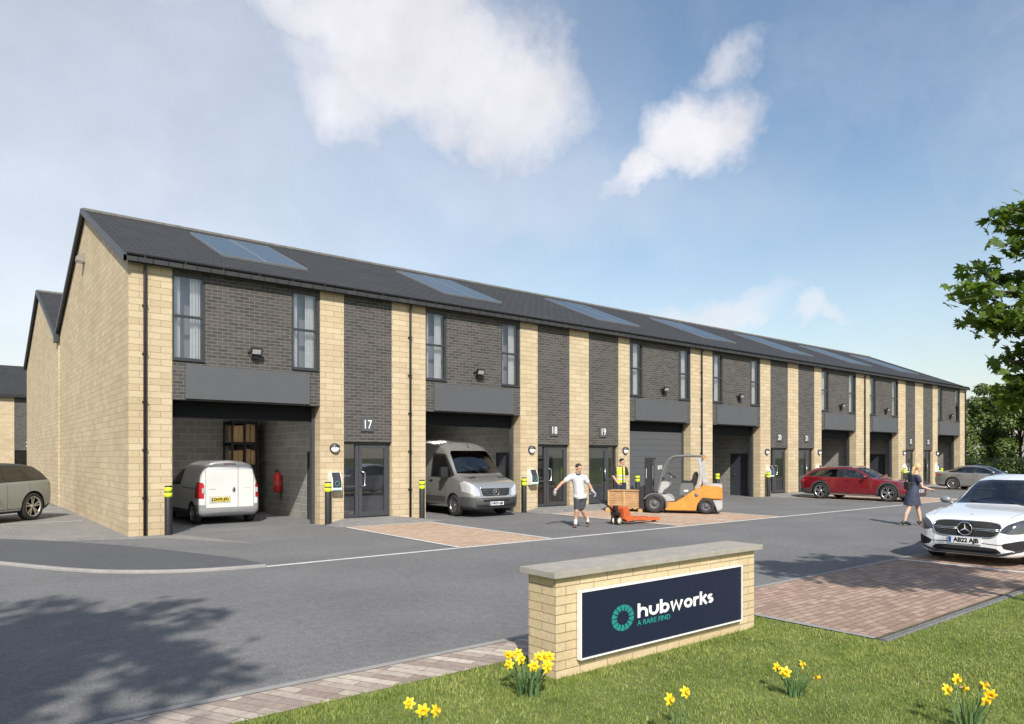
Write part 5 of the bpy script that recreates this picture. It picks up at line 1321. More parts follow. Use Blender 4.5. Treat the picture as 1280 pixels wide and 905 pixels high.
# --- man in white polo and dark shorts pulling the truck; x runs to the right as seen from the road, y away
def man_walking():
    t=thing('person','person in white polo shirt and dark shorts, arms spread, pulling the pallet truck','person',(9.90,-5.0,.010),R(-38.5))
    J=dict(hip=(.07,.02,.80),sh=(-.02,.03,1.36),
      rs=(-.215,0,1.345),re=(-.46,-.03,1.175),rw=(-.63,-.05,.985),ls=(.165,.05,1.325),le=(.315,.10,1.11),lw=(.395,.10,.955),
      rh=(-.03,.0,.80),rk=(-.045,-.05,.44),ra=(-.085,.0,.085),lh=(.13,.02,.80),lk=(.115,.02,.45),la=(.27,.17,.16))
    b=MB()
    limb(b,[J['hip'],(.03,.02,1.0),J['sh']],[.12,.115,.115]); limb(b,[J['rs'],J['ls']],[.062,.062]); limb(b,[J['sh'],(-.015,-.02,1.50)],[.07,.058])
    limb(b,[J['rs'],J['re'],J['rw']],[.058,.044,.030]); limb(b,[J['ls'],J['le'],J['lw']],[.058,.044,.030])
    limb(b,[J['rh'],J['rk'],(-.065,.0,.30),J['ra']],[.092,.060,.058,.036]); limb(b,[J['lh'],J['lk'],(.175,.09,.33),J['la']],[.092,.060,.058,.036])
    hand(b,J['rw'],(-.35,-.05,-1),(-.8,-.6,.2),curl=.6); hand(b,J['lw'],(.7,-.1,-.55),(.3,.2,1),curl=1.2,side=-1)
    fr=head(b,(.0,-.03,1.585),1.0,(.55,-.80,-.20))
    fuse('body',b,skin,t,.009,3)
    hairm=mat('brown_hair',(.035,.022,.015),.7,var=.2,scale=40); facebits(t,fr,1.0,hairm)
    s=MB(); ell(s,(.0,.02,1.30),(.205,.125,.14)); limb(s,[(.035,.02,.82),(.015,.02,1.05),(-.02,.02,1.28)],[.16,.152,.15]); ell(s,(.045,.02,.82),(.195,.16,.12)); limb(s,[(-.10,.01,1.34),J['rs'],(-.33,-.012,1.26)],[.11,.088,.075]); limb(s,[(.08,.03,1.32),J['ls'],(.235,.072,1.22)],[.11,.088,.075]); limb(s,[(-.02,.0,1.36),(-.012,-.01,1.45)],[.10,.066])
    fuse('polo_shirt',s,mat('white_polo',(.52,.52,.535),.85,var=.10,scale=9,bmp=.6,bscale=11),t,.012,3,[((.04,0,.765),(0.1,0,-1)),((-.012,-.01,1.455),(0,.0,1))])
    k=MB(); limb(k,[(-.015,-.012,1.415),(-.010,-.02,1.46)],[.083,.072]); fuse('collar',k,mat('dark_collar',(.06,.06,.07),.8),t,.01,1,[((0,0,1.465),(0,-.2,1))])
    h=MB(); ell(h,(.05,.02,.78),(.165,.125,.12)); limb(h,[J['rh'],(-.033,-.02,.50)],[.108,.092]); limb(h,[J['lh'],(.088,.03,.505)],[.108,.092])
    fuse('shorts',h,mat('dark_shorts',(.045,.05,.06),.85,var=.2,scale=9,bmp=.6,bscale=12),t,.011,3,[((0,0,.445),(0,0,-1))])
    so=mat('white_sock',(.7,.7,.7),.85); sh_=mat('brown_boot',(.13,.065,.04),.7,var=.15)
    for a,b_ in (((-.085,.0,.06),(-.075,-.01,.19)),((.27,.17,.13),(.235,.14,.25))):
        m=MB(); limb(m,[a,b_],[.043,.046]); fuse('sock',m,so,t,.008,1)
    shoe(t,(-.085,.0,.075),(-.13,-.16,0),sh_,None)
    o=shoe(t,(.27,.17,.075),(.285,.03,0),sh_,None); o.location=(0,0,.045)
    g=mat('work_glove',(.34,.34,.35),.8,var=.45,scale=30)
    m=MB(); w=V(*J['rw']); 
    class _P: pass
    hand2=MB(); hand(hand2,w,(-.35,-.05,-1),(-.8,-.6,.2),curl=.6); limb(hand2,[w-V(-.17,-.02,-.19).normalized()*.03,w],[.037,.035]); o=fuse('glove',hand2,g,t,.007,0); 
    hand3=MB(); w=V(*J['lw']); hand(hand3,w,(.7,-.1,-.55),(.3,.2,1),curl=1.2,side=-1); limb(hand3,[w-V(.08,0,-.155).normalized()*.03,w],[.037,.035]); o2=fuse('glove',hand3,g,t,.007,0)
    for q in (o,o2):
        md=q.modifiers.new('d','DISPLACE'); md.strength=.006; md.mid_level=0
    return t
def woman():
    t=thing('person','person with blonde ponytail in a navy dress walking behind the white car','person',(17.37,-10.24,.010),R(-38.5))
    W=lambda cx,cy,y=0:((cx-262)/225,y,(572-cy)/225)
    b=MB(); hip=(.155,0,.90); ch=(.24,0,1.24)
    rs=(.225,-.16,1.325); re=(.34,-.17,1.07); rw=(.56,-.15,1.00); ls=(.22,.16,1.325); le=(.14,.19,1.06); lw=(.20,.18,.84)
    limb(b,[hip,(.20,0,1.06),ch,(.225,0,1.30)],[.095,.085,.10,.085]); limb(b,[rs,ls],[.042,.042]); limb(b,[(.23,0,1.33),(.27,0,1.47)],[.052,.047])
    limb(b,[rs,re,rw],[.045,.036,.024]); limb(b,[ls,le,lw],[.045,.036,.024])
    limb(b,[(.14,-.065,.88),(.03,-.06,.47),(-.04,-.06,.32),(-.085,-.06,.10)],[.075,.056,.052,.03]); limb(b,[(.16,.07,.88),(.345,.07,.50),(.385,.07,.33),(.43,.07,.10)],[.075,.056,.052,.03])
    hand(b,rw,(1,0,-.25),(.2,.2,1),curl=.4,side=-1); hand(b,lw,(.5,0,-1),(-1,0,-.3),curl=.5)
    fr=head(b,(.305,0,1.585),.95,(.97,-.15,-.10))
    sk=mat('fair_skin',(.60,.38,.28),.55,var=.05,scale=8); fuse('body',b,sk,t,.009,3)
    hm=mat('blonde_hair',(.52,.36,.17),.6,var=.2,scale=30); h=facebits(t,fr,.97,hm)
    m=MB(); limb(m,[(.235,0,1.62),(.19,0,1.56),(.165,0,1.45),(.175,0,1.36)],[.045,.042,.036,.014]); fuse('ponytail',m,hm,t,.008,2)
    d=MB(); ell(d,(.235,0,1.26),(.125,.165,.12)); limb(d,[(.205,0,1.07),(.235,0,1.25)],[.108,.128]); limb(d,[(.225,-.10,1.32),rs,(.265,-.165,1.23)],[.085,.070,.064]); limb(d,[(.225,.10,1.32),ls,(.20,.17,1.23)],[.085,.070,.064]); limb(d,[(.22,0,1.34),(.235,0,1.40)],[.09,.06])
    # skirt flaring to the knee
    k=[(.115,1.09,.20,.0),(.15,.92,.16,0),(.19,.76,.17,0),(.235,.55,.18,0)]
    M0=None
    bm=bmesh.new()
    rings=[(.108,.115,.205,1.08),(.155,.175,.165,.92),(.19,.185,.155,.76),(.23,.19,.16,.555)]
    vs=[];n=28
    for rx,ry,cx,z in rings:
        for i in range(n):
            q=2*math.pi*i/n; f=1+(.04*math.sin(q*7) if z<.7 else 0); vs.append((cx+rx*f*math.cos(q),ry*f*math.sin(q),z))
    fs=[tuple(range(n))[::1]]+[(r*n+i,r*n+(i+1)%n,(r+1)*n+(i+1)%n,(r+1)*n+i) for r in range(3) for i in range(n)]+[tuple(range(3*n,4*n))]
    d.add(vs,fs,0,True)
    fuse('dress',d,mat('navy_dress',(.035,.042,.075),.8,var=.2,scale=9,bmp=.7,bscale=10),t,.011,2,[((.235,0,1.405),(0,0,1)),((0,0,.56),(0,0,-1))])
    sh=mat('black_shoe',(.012,.012,.014),.35,var=.05)
    shoe(t,(-.085,-.06,.10),(.1,-.06,0),sh,None,.03); shoe(t,(.43,.07,.10),(.6,.05,0),sh,None,.03)
    for x,y in ((-.135,-.06),(.385,.07)): MB().tube([(x,y,.06),(x+.01,y,0)],.012,6).build('shoe_heel',sh,t)
    bag=MB().bbox(.02,.12,-.05,.19,.98,1.20,.03); bag.tube([(.06,.16,1.2),(.14,.17,1.40),(.22,.15,1.38)],.012,6); bag.build('bag',sh,t)
    return t
def man_vest():
    t=thing('person','person in yellow hi-vis vest and dark trousers standing behind the wooden crate','person',(15.55,-1.30,.02),R(-38.5))
    b=MB(); rs=(-.20,-.02,1.46); re=(-.275,.0,1.19); rw=(-.14,-.10,.96); ls=(.17,.02,1.45); le=(.235,.03,1.20); lw=(.20,-.17,1.10)
    limb(b,[(0,0,.95),(0,0,1.15),(-.01,0,1.40)],[.135,.13,.14]); limb(b,[rs,ls],[.07,.07]); limb(b,[(-.01,0,1.46),(.02,-.01,1.60)],[.062,.055])
    limb(b,[rs,re,rw],[.055,.042,.030]); limb(b,[ls,le,lw],[.055,.042,.030])
    limb(b,[(-.09,0,.92),(-.10,-.02,.5),(-.10,.02,.1)],[.095,.062,.04]); limb(b,[(.09,0,.92),(.11,-.02,.5),(.12,.02,.1)],[.095,.062,.04])
    hand(b,rw,(.6,-.2,-.7),(-.3,-.9,0),curl=.7); hand(b,lw,(.25,-.8,-.2),(0,.1,1),curl=.7,side=-1)
    fr=head(b,(.045,-.02,1.70),1.0,(.86,-.50,-.12)); fuse('body',b,skin,t,.009,3)
    facebits(t,fr,1.0,mat('dark_hair',(.016,.011,.009),.7,var=.2,scale=40))
    dk=mat('dark_clothes',(.02,.021,.03),.85,var=.1)
    s=MB(); limb(s,[(0,0,.98),(0,0,1.18),(-.01,0,1.40)],[.145,.142,.148]); ell(s,(-.015,0,1.40),(.21,.125,.11)); limb(s,[rs,(-.25,-.01,1.27)],[.08,.072]); limb(s,[ls,(.22,.02,1.27)],[.08,.072]); limb(s,[(-.01,0,1.48),(.0,0,1.545)],[.08,.066])
    fuse('dark_shirt',s,dk,t,.012,2,[((0,0,1.55),(0,0,1))])
    v=MB(); limb(v,[(0,0,.99),(0,0,1.18),(-.01,0,1.38)],[.165,.162,.168]); ell(v,(-.015,0,1.40),(.19,.145,.125))
    o=fuse('hi_vis_vest',v,mat('vest_yellow',(.62,.75,.06),.7,var=.06),t,.012,2,[((0,0,1.515),(0,0,1)),((0,0,.95),(0,0,-1)),((-.195,0,1.35),(-1,0,0)),((.17,0,1.35),(1,0,0))])
    # open front strip over the dark shirt, and reflective bands
    MB().prism([(.035,.94),(.075,.94),(.06,1.5),(.02,1.53)],'y',-.180,-.172).build('vest_opening',dk,o)
    rf=mat('reflective_band',(.6,.6,.6),.35,var=.05)
    for z in (1.06,1.18): 
        bm_=MB(); n=32
        bm_.add([(.172*math.cos(2*math.pi*i/n),.174*math.sin(2*math.pi*i/n),z+h) for h in (0,.045) for i in range(n)],[(i,(i+1)%n,n+(i+1)%n,n+i) for i in range(n)],0,True); bm_.build('reflective_band',rf,o)
    h=MB(); ell(h,(0,0,.95),(.16,.13,.12)); limb(h,[(-.085,0,.9),(-.10,-.02,.5),(-.10,.02,.10)],[.115,.085,.07]); limb(h,[(.085,0,.9),(.11,-.02,.5),(.12,.02,.10)],[.115,.085,.07])
    fuse('trousers',h,mat('navy_trousers',(.02,.026,.055),.85,var=.1),t,.012,3)
    shoe(t,(-.10,.02,.08),(-.08,-.2,0),blackm,None); shoe(t,(.12,.02,.08),(.16,-.2,0),blackm,None)
    return t
man_walking(); woman(); man_vest()
# ================================================================ plants
g=np.random.default_rng(5)
def leaf_mat(name,c1,c2,trans=.35,scale=3.):
    m,nt,p=new_mat(name); tc=N(nt,'ShaderNodeTexCoord').outputs['Object']
    oi=noise(nt,tc,scale*9,2); c=mixc(nt,ramp(nt,math_(nt,'ADD',math_(nt,'MULTIPLY',noise(nt,tc,scale,3),.5),math_(nt,'MULTIPLY',oi,.5)),.35,.65),c1,c2)
    nt.links.new(c,p.inputs['Base Color']); p.inputs['Roughness'].default_value=.5; p.inputs['Specular IOR Level'].default_value=.35
    out=nt.nodes['Material Output']; tr=N(nt,'ShaderNodeBsdfTranslucent'); mx=N(nt,'ShaderNodeMixShader'); mx.inputs[0].default_value=trans
    sc=N(nt,'ShaderNodeVectorMath',operation='MULTIPLY'); nt.links.new(c,sc.inputs[0]); sc.inputs[1].default_value=(1.5,1.6,.7); nt.links.new(sc.outputs[0],tr.inputs[0])
    nt.links.new(p.outputs[0],mx.inputs[1]); nt.links.new(tr.outputs[0],mx.inputs[2]); nt.links.new(mx.outputs[0],out.inputs[0]); return m
maple_leaf=leaf_mat('maple_leaf',(.04,.085,.013),(.15,.21,.038),.4)
hedge_leaf=leaf_mat('hedge_leaf',(.06,.105,.025),(.19,.24,.085),.35,1.2)
ivy_leaf=leaf_mat('ivy_leaf',(.035,.07,.015),(.10,.15,.035),.25,1.5)
bark=mat('bark',(.09,.07,.05),.9,var=.25,scale=6,bmp=.5,bscale=25)
def maple_shape():
    pts=[]
    for a,l in ((-90,.05),(-62,.30),(-35,.52),(-28,.36),(-12,.62),(5,.98),(14,.62),(22,.55),(38,.80),(50,1.0),(58,.66),(66,.58),(78,.85),(90,1.18)):
        pts.append((l*math.cos(R(a)),l*math.sin(R(a))))
    pts=pts+[(-x,y) for x,y in pts[-2:0:-1]]
    return np.array([(0,.18)]+pts)*.55
MS=maple_shape()
def simple_shape(): return np.array([(0,0),(.32,.35),(.26,.75),(0,1.1),(-.26,.75),(-.32,.35)])*.8
def leaves(name,pos,nrm,size,shape,m,parent,fan=True,droop=.25):
    """one mesh of n leaves: pos (n,3), nrm (n,3) facing, size (n,)"""
    n=len(pos); k=len(shape); rx=g.normal(size=(n,3)); nn=nrm/np.linalg.norm(nrm,axis=1,keepdims=True)
    a=np.cross(rx,nn); a/=np.linalg.norm(a,axis=1,keepdims=True); b=np.cross(nn,a)
    v=pos[:,None,:]+size[:,None,None]*(shape[None,:,0:1]*a[:,None,:]+shape[None,:,1:2]*b[:,None,:])
    rr_=(shape**2).sum(1); v-=size[:,None,None]*droop*rr_[None,:,None]*nn[:,None,:]
    v=v.reshape(-1,3)
    if fan: loc=np.array([(0,i,i+1 if i+1<k else 1) for i in range(1,k)])
    else: loc=np.array([list(range(k))])
    f=(np.arange(n)[:,None,None]*k+loc[None]).reshape(-1,loc.shape[1])
    me=bpy.data.meshes.new(name); me.vertices.add(len(v)); me.vertices.foreach_set('co',v.ravel()); L=f.shape[1]
    me.loops.add(f.size); me.loops.foreach_set('vertex_index',f.ravel().astype(np.int32)); me.polygons.add(len(f))
    me.polygons.foreach_set('loop_start',np.arange(0,f.size,L,dtype=np.int32)); me.polygons.foreach_set('loop_total',np.full(len(f),L,dtype=np.int32)); me.update(calc_edges=True); me.materials.append(m)
    o=bpy.data.objects.new(name,me); C.objects.link(o)
    if parent: o.parent=parent
    return o
def maple(label,base,height,limbs,tr,nl,ls=.13,seed=1,rad=.42,trunk_top=None):
    """limbs: list of branch tips (local); leaves gather in flat sprays around the outer part of each limb"""
    rr=random.Random(seed); t=thing('maple_tree',label,'tree',base)
    top=trunk_top or (0,0,height*.8)
    mb=MB(); tp=[(0,0,0),(.03,.02,height*.25),(-.02,.03,height*.5),top]; mb.tube(cr(tp,4),[tr*(1-.75*i/12) for i in range(13)],10)
    pos=[];nr=[];sz=[]
    for tip in limbs:
        tip=Vector(tip); z0=min(max(tip.z-rr.uniform(.3,.8),height*.22),height*.72); s=Vector((0,0,z0)); q=s.lerp(Vector(top),0)
        mid=s.lerp(tip,.5)+Vector((rr.uniform(-.1,.1),rr.uniform(-.1,.1),.18))
        path=cr([tuple(s),tuple(mid),tuple(tip)],5); mb.tube(path,[tr*.38*(1-.9*i/10)+.006 for i in range(len(path))],6)
        L=(tip-s).length; m=int(nl*(.6+.4*min(1,L/2)))
        # twigs
        tw=[]
        for k in range(7):
            f=1.0 if k<2 else rr.uniform(.35,1.0); p=Vector(path[min(len(path)-1,int(f*(len(path)-1)))]); d=Vector((rr.gauss(0,1),rr.gauss(0,1),rr.gauss(0,.35))).normalized()*rr.uniform(.25,.5)*rad/.42
            e=p+d; mb.tube([tuple(p),tuple(p.lerp(e,.5)+Vector((0,0,.04))),tuple(e)],[.010,.007,.004],5); tw.append((p,e))
        for k in range(m):
            p,e=rr.choice(tw); f=rr.uniform(.3,1.15); c=p.lerp(e,f)+Vector((rr.gauss(0,.10),rr.gauss(0,.10),rr.gauss(0,.06)-.03))*rad/.42
            pos.append(tuple(c)); nr.append((rr.gauss(0,.75)-.15,rr.gauss(0,.75)-.25,.75)); sz.append(ls*rr.uniform(.65,1.2))
    mb.build('trunk',bark,t)
    leaves('crown',np.array(pos),np.array(nr),np.array(sz),MS,maple_leaf,t); return t
mb_=(6.75,-17.35,0); o_=Vector(mb_)
tips=[]
for p in ((4.99,-15.79,3.70),(5.10,-15.95,3.45),(5.25,-15.85,3.85),(5.30,-16.25,4.20),(5.05,-16.20,4.42),(5.35,-16.45,4.60),(5.42,-15.98,2.95),(5.55,-16.0,2.70),(5.50,-16.15,3.35),(5.62,-16.25,2.62),(5.7,-16.3,3.1)):
    tips.append(tuple(Vector(p)-o_+Vector((.18,-.14,-.02))))
rr=random.Random(11)
for k in range(30):
    a=rr.uniform(0,2*math.pi); h=rr.uniform(2.9,4.45); w=1.35*math.sin(min(1,max(.15,(h-2.1)/3.3))*math.pi)**.6
    tips.append((w*math.cos(a)*rr.uniform(.6,1.1),w*math.sin(a)*rr.uniform(.6,1.1),h))
maple('leafy maple with green lobed leaves reaching over the parking bays beside the lawn',mb_,4.6,tips,.11,300,.15,2)
tips=[]
for k in range(46):
    a=rr.uniform(0,2*math.pi); h=rr.uniform(4.2,8.0); w=2.7*math.sin(min(.97,max(.1,(h-3.4)/5.2))*math.pi)**.6
    tips.append((w*math.cos(a)*rr.uniform(.45,1.1),w*math.sin(a)*rr.uniform(.45,1.1),h))
maple('leafy tree beside the lawn whose shadow falls across the road and kerb',(-7.9,-17.5,0),7.6,tips,.16,200,.25,5,.75)
# far hedge trees and the railing
FEN=thing('railing_fence','dark vertical bar railing in front of the trees past the last unit','fence')
fa,fb=Vector((59.5,11.5)),Vector((68.5,-10)); fd_=(fb-fa); nf_=int(fd_.length/.14)
mb=MB()
for i in range(nf_):
    p=fa+fd_*(i/nf_); mb.box(p.x-.012,p.x+.012,p.y-.012,p.y+.012,.05,1.85)
mb.build('palings',blackm,FEN)
for z in (.25,1.65):
    MB().tube([(fa.x,fa.y,z),(fb.x,fb.y,z)],.022,6).build('rail',blackm,FEN)
for i in range(10):
    p=fa+fd_*(i/9); MB().box(p.x-.035,p.x+.035,p.y-.035,p.y+.035,0,1.95).build('post',blackm,FEN)
def bush(name,label,cat,base,h,w,n,ls,seed,m,trunk=True,grp=None,lift=.12):
    rr=np.random.default_rng(seed); t=thing(name,label,cat,base,0,grp)
    nb=44; cen=[]
    for i in range(nb):
        z=h*(lift+(1-lift)*rr.random()**.8*.92); k=math.sin(min(.98,max(.16,z/h))*math.pi)**.5; a=rr.random()*2*math.pi; r=w*k*rr.uniform(.25,.95); cen.append((r*math.cos(a),r*math.sin(a),z,rr.uniform(.16,.3)*w+.15))
    cen=np.array(cen); idx=rr.integers(0,nb,n); u=rr.normal(size=(n,3)); u/=np.linalg.norm(u,axis=1,keepdims=True); rad=rr.random(n)**.33
    pos=cen[idx,:3]+u*rad[:,None]*cen[idx,3:4]*np.array([1,1,.85]); pos[:,2]=np.maximum(pos[:,2],.1)
    nr=u*.6+np.array([0,0,.7])+rr.normal(size=(n,3))*.35
    if trunk:
        mb=MB(); mb.tube([(0,0,0),(.1,.05,h*.35),(0,0,h*.75)],[.16,.11,.03],8)
        for c in cen[:14]: mb.tube([(0,0,min(c[2]*.5,h*.5)),tuple((c[:3]*np.array([.5,.5,.8]))),tuple(c[:3])],[.06,.04,.012],5)
        mb.build('trunk',bark,t)
    leaves('crown' if trunk else 'leaves',pos,nr,ls*rr.uniform(.7,1.3,n),simple_shape(),m,t,False,.2); return t
HS=[('tall dense green tree directly behind the far corner of the terrace',66.5,6.5,8.6,3.3),('broad leafy tree in the middle of the row behind the railing',70.0,2.0,8.0,3.4),('rounded green tree nearest the maple behind the railing',73.2,-2.6,7.4,3.3),
    ('slim taller tree set back behind the row at the railing',75.5,5.5,9.2,3.0),('dark set-back tree seen through the maple leaves',79,-1.5,8.6,3.6),('wide green tree farthest along the railing',75.6,-7.6,7.6,3.4)]
for i,(lab,x,y,h,w) in enumerate(HS): bush('hedge_tree',lab,'tree',(x,y,0),h,w,19000,.30,20+i,hedge_leaf,True,'trees behind the railing',.05)
IVY=[('ivy clump on the railing closest to the terrace corner',61.9,6.4),('ivy clump on the railing behind the grey saloon roof',63.1,3.7),('ivy clump on the railing above the white car roof',64.3,.9),('ivy clump on the railing just right of the white car roof',65.5,-2.0),('ivy clump on the railing farthest from the terrace',66.7,-4.9)]
for i,(lab,x,y) in enumerate(IVY): bush('hedge_shrub',lab,'shrub',(x+.5,y+.2,0),1.75,1.5,3200,.19,60+i,ivy_leaf,False,'ivy along the railing',.1)
# --- lawn
def grass(n,reg,hmin,hmax,name):
    x=g.uniform(reg[0],reg[1],n*3); y=g.uniform(reg[2],reg[3],n*3)
    ok=(y<-13.62)&~((x>4.12)&(y>-15.50))&~((x>.69)&(x<3.67)&(y>-14.30)&(y<-13.90))
    d=np.hypot(x+3.32,y+18.76); ok&=(g.random(n*3)<np.clip((8.5/d)**1.4,.06,1))
    x,y=x[ok][:n],y[ok][:n]; n=len(x)
    patch=.5+.5*np.sin(x*1.7+np.sin(y*2.3)*1.3)*np.sin(y*1.9+1.1*np.sin(x*1.3)); edge=np.clip(1-np.abs(y+13.75)/.28,0,1)+np.clip(1-np.abs(y+14.42)/.22,0,1)*((x>.4)&(x<3.8))
    h=g.uniform(hmin,hmax,n)*(.8+.45*patch)*(1+.7*edge); w=g.uniform(.0022,.0042,n)*1.25; a=g.uniform(0,2*np.pi,n); ln=g.uniform(.15,.9,n)*h; b=g.uniform(0,2*np.pi,n)
    dx,dy=np.cos(a)*w,np.sin(a)*w; lx,ly=np.cos(b)*ln,np.sin(b)*ln; z0=.008
    v=np.stack([np.stack([x-dx,y-dy,np.full(n,z0)],1),np.stack([x+dx,y+dy,np.full(n,z0)],1),np.stack([x+dx*.7+lx*.4,y+dy*.7+ly*.4,z0+h*.6],1),np.stack([x-dx*.7+lx*.4,y-dy*.7+ly*.4,z0+h*.6],1),np.stack([x+lx,y+ly,z0+h],1)],1).reshape(-1,3)
    base=np.arange(n)*5; quads=np.stack([base,base+1,base+2,base+3],1); tris=np.stack([base+3,base+2,base+4],1)
    me=bpy.data.meshes.new(name); me.vertices.add(len(v)); me.vertices.foreach_set('co',v.ravel())
    li=np.concatenate([quads.ravel(),tris.ravel()]).astype(np.int32); me.loops.add(len(li)); me.loops.foreach_set('vertex_index',li); me.polygons.add(2*n)
    me.polygons.foreach_set('loop_start',np.concatenate([np.arange(n)*4,4*n+np.arange(n)*3]).astype(np.int32)); me.polygons.foreach_set('loop_total',np.concatenate([np.full(n,4),np.full(n,3)]).astype(np.int32))
    me.update(calc_edges=True); me.materials.append(grassm); o=bpy.data.objects.new(name,me); C.objects.link(o); o['kind']='stuff'; o['label']='short green lawn grass around the low sign wall'; return o
grassm=leaf_mat('grass_blade',(.135,.20,.034),(.36,.385,.12),.35,1.1)
grass(230000,(-3.6,13.5,-20.2,-13.6),.012,.034,'grass')
# --- daffodils
petal=leaf_mat('daffodil_petal',(.80,.58,.02),(.86,.68,.04),.25); trumpet=mat('daffodil_trumpet',(.85,.42,.01),.5,var=.08)
dleaf=leaf_mat('daffodil_leaf',(.085,.16,.065),(.17,.26,.12),.25); sheath=mat('dry_sheath',(.35,.24,.13),.8)
def daffodil(label,base,n,h,w,seed,nleaf,lean=0):
    rr=random.Random(seed); t=thing('daffodil_clump',label,'flowers',base,0,'daffodil clumps in the lawn')
    mb=MB()
    for k in range(nleaf):
        a=rr.uniform(0,2*math.pi); r=w*.35*math.sqrt(rr.random()); x,y=r*math.cos(a),r*math.sin(a); hh=h*rr.uniform(.65,1.0); sp=rr.uniform(.1,.55)*w; aa=a+rr.uniform(-.7,.7); q=rr.uniform(0,math.pi)
        vs=[];m=5
        for i in range(m+1):
            f=i/m; px,py=x+sp*math.cos(aa)*f*f,y+sp*math.sin(aa)*f*f; ww=.007*(1-.75*f**3); vs+=[(px-ww*math.cos(q),py-ww*math.sin(q),hh*f*(1-.06*f)),(px+ww*math.cos(q),py+ww*math.sin(q),hh*f*(1-.06*f))]
        mb.add(vs,[(2*i,2*i+1,2*i+3,2*i+2) for i in range(m)],0,True)
    mb.build('leaves',dleaf,t)
    for k in range(n):
        a=2*math.pi*k/n+rr.uniform(-.3,.3); r=w*.12; x,y=r*math.cos(a),r*math.sin(a); hh=h*rr.uniform(.86,1.12); sx,sy=rr.uniform(.35,.62)*w*math.cos(a)+lean,rr.uniform(.35,.62)*w*math.sin(a)
        tip=Vector((x+sx,y+sy,hh)); st=MB().tube([(x,y,0),(x+sx*.4,y+sy*.4,hh*.5),(x+sx*.85,y+sy*.85,hh*.93),tuple(tip)],[.0055,.005,.0045,.004],6).build('stem',dleaf,t)
        # flower nods towards the light (south-west, low) with scatter
        f=Vector((-.25+rr.gauss(0,.6),-.85+rr.gauss(0,.35),.12+rr.gauss(0,.2))).normalized(); rt=f.cross(Vector((0,0,1))).normalized(); up=rt.cross(f); c=tip+f*.02; s=rr.uniform(.037,.046)
        M=Matrix(((rt.x,up.x,f.x,c.x),(rt.y,up.y,f.y,c.y),(rt.z,up.z,f.z,c.z),(0,0,0,1))); pb=MB(); r0=rr.uniform(0,1)
        for i in range(6):
            q=2*math.pi*i/6+r0; cq,sq=math.cos(q),math.sin(q)
            vs=[M@Vector((s*(u*cq-v_*sq),s*(u*sq+v_*cq),s*z_)) for u,v_,z_ in ((.12,-.10,0),(.12,.10,0),(.55,.34,.02+.06*(i%2)),(.95,.20,-.10),(1.15,0,-.16),(.95,-.20,-.10),(.55,-.34,.02+.06*(i%2)),(.6,0,.10))]
            pb.add(vs,[(0,1,7),(1,2,7),(2,3,7),(3,4,7),(4,5,7),(5,6,7),(6,0,7)],0,True)
        fo=pb.build('flower',petal,t)
        tb=MB().lathe([(s*.16,0),(s*.26,s*.2),(s*.30,s*.5),(s*.42,s*.66),(s*.40,s*.66),(s*.27,s*.5),(s*.2,s*.2),(0,s*.12)],14,M)
        tb.build('trumpet',trumpet,fo)
        MB().tube([tuple(tip-f*.012),tuple(tip+f*.018)],[.006,.010],8).build('sheath',sheath,fo)
    return t
daffodil('fullest clump of yellow daffodils against the left end of the stone sign wall',(.27,-14.45,.008),11,.30,.26,1,46)
daffodil('two tall daffodils on the lawn below the navy name board',(.49,-15.74,.008),2,.31,.14,4,7)
daffodil('small clump of four daffodils alone on the open lawn right of the name board',(1.91,-15.76,.008),4,.20,.22,3,34)
daffodil('large daffodils closest to the bays, under the maple side of the lawn',(2.16,-16.90,.008),6,.30,.22,6,12)
daffodil('three daffodils beside the paved strip, away from the sign wall',(-1.00,-14.93,.008),3,.31,.17,9,6)
CLOUDS=[(31,28.5,.15,.085,-8,.55,.85,1.0),(38.5,26.5,.10,.075,-25,.55,.85,1.0),(27,31.5,.14,.06,0,.55,.85,1.0),(23,28.5,.055,.04,20,.7,.6,1.2),
 (25.5,26.2,.075,.055,-10,.7,.8,1.0),(52.6,23.6,.070,.048,28,.5,.88,.9),(48.9,21.2,.055,.030,30,.55,.85,.9),(13.2,29.2,.05,.018,-20,.8,.5,1.2),(3.5,27.5,.09,.02,-25,.8,.45,1.2),
 (56.4,28.4,.03,.018,20,.8,.55,1.0),(54.3,10.8,.09,.022,0,.7,.65,1.1),(62.,9.7,.03,.012,0,.7,.55,1.1),(10,30.5,.15,.035,-12,1.0,.6,1.1),(35,21,.30,.07,-6,1.0,.42,.9),(16,24,.05,.03,0,.9,.35,1.3),(3,8.8,.05,.022,0,.8,.6,1.1)]
CLOUDCOL=(6.3,6.15,6.3); SKYTINT=(.96,.97,.96)
SUNSTR=3.55; EXPO=.72
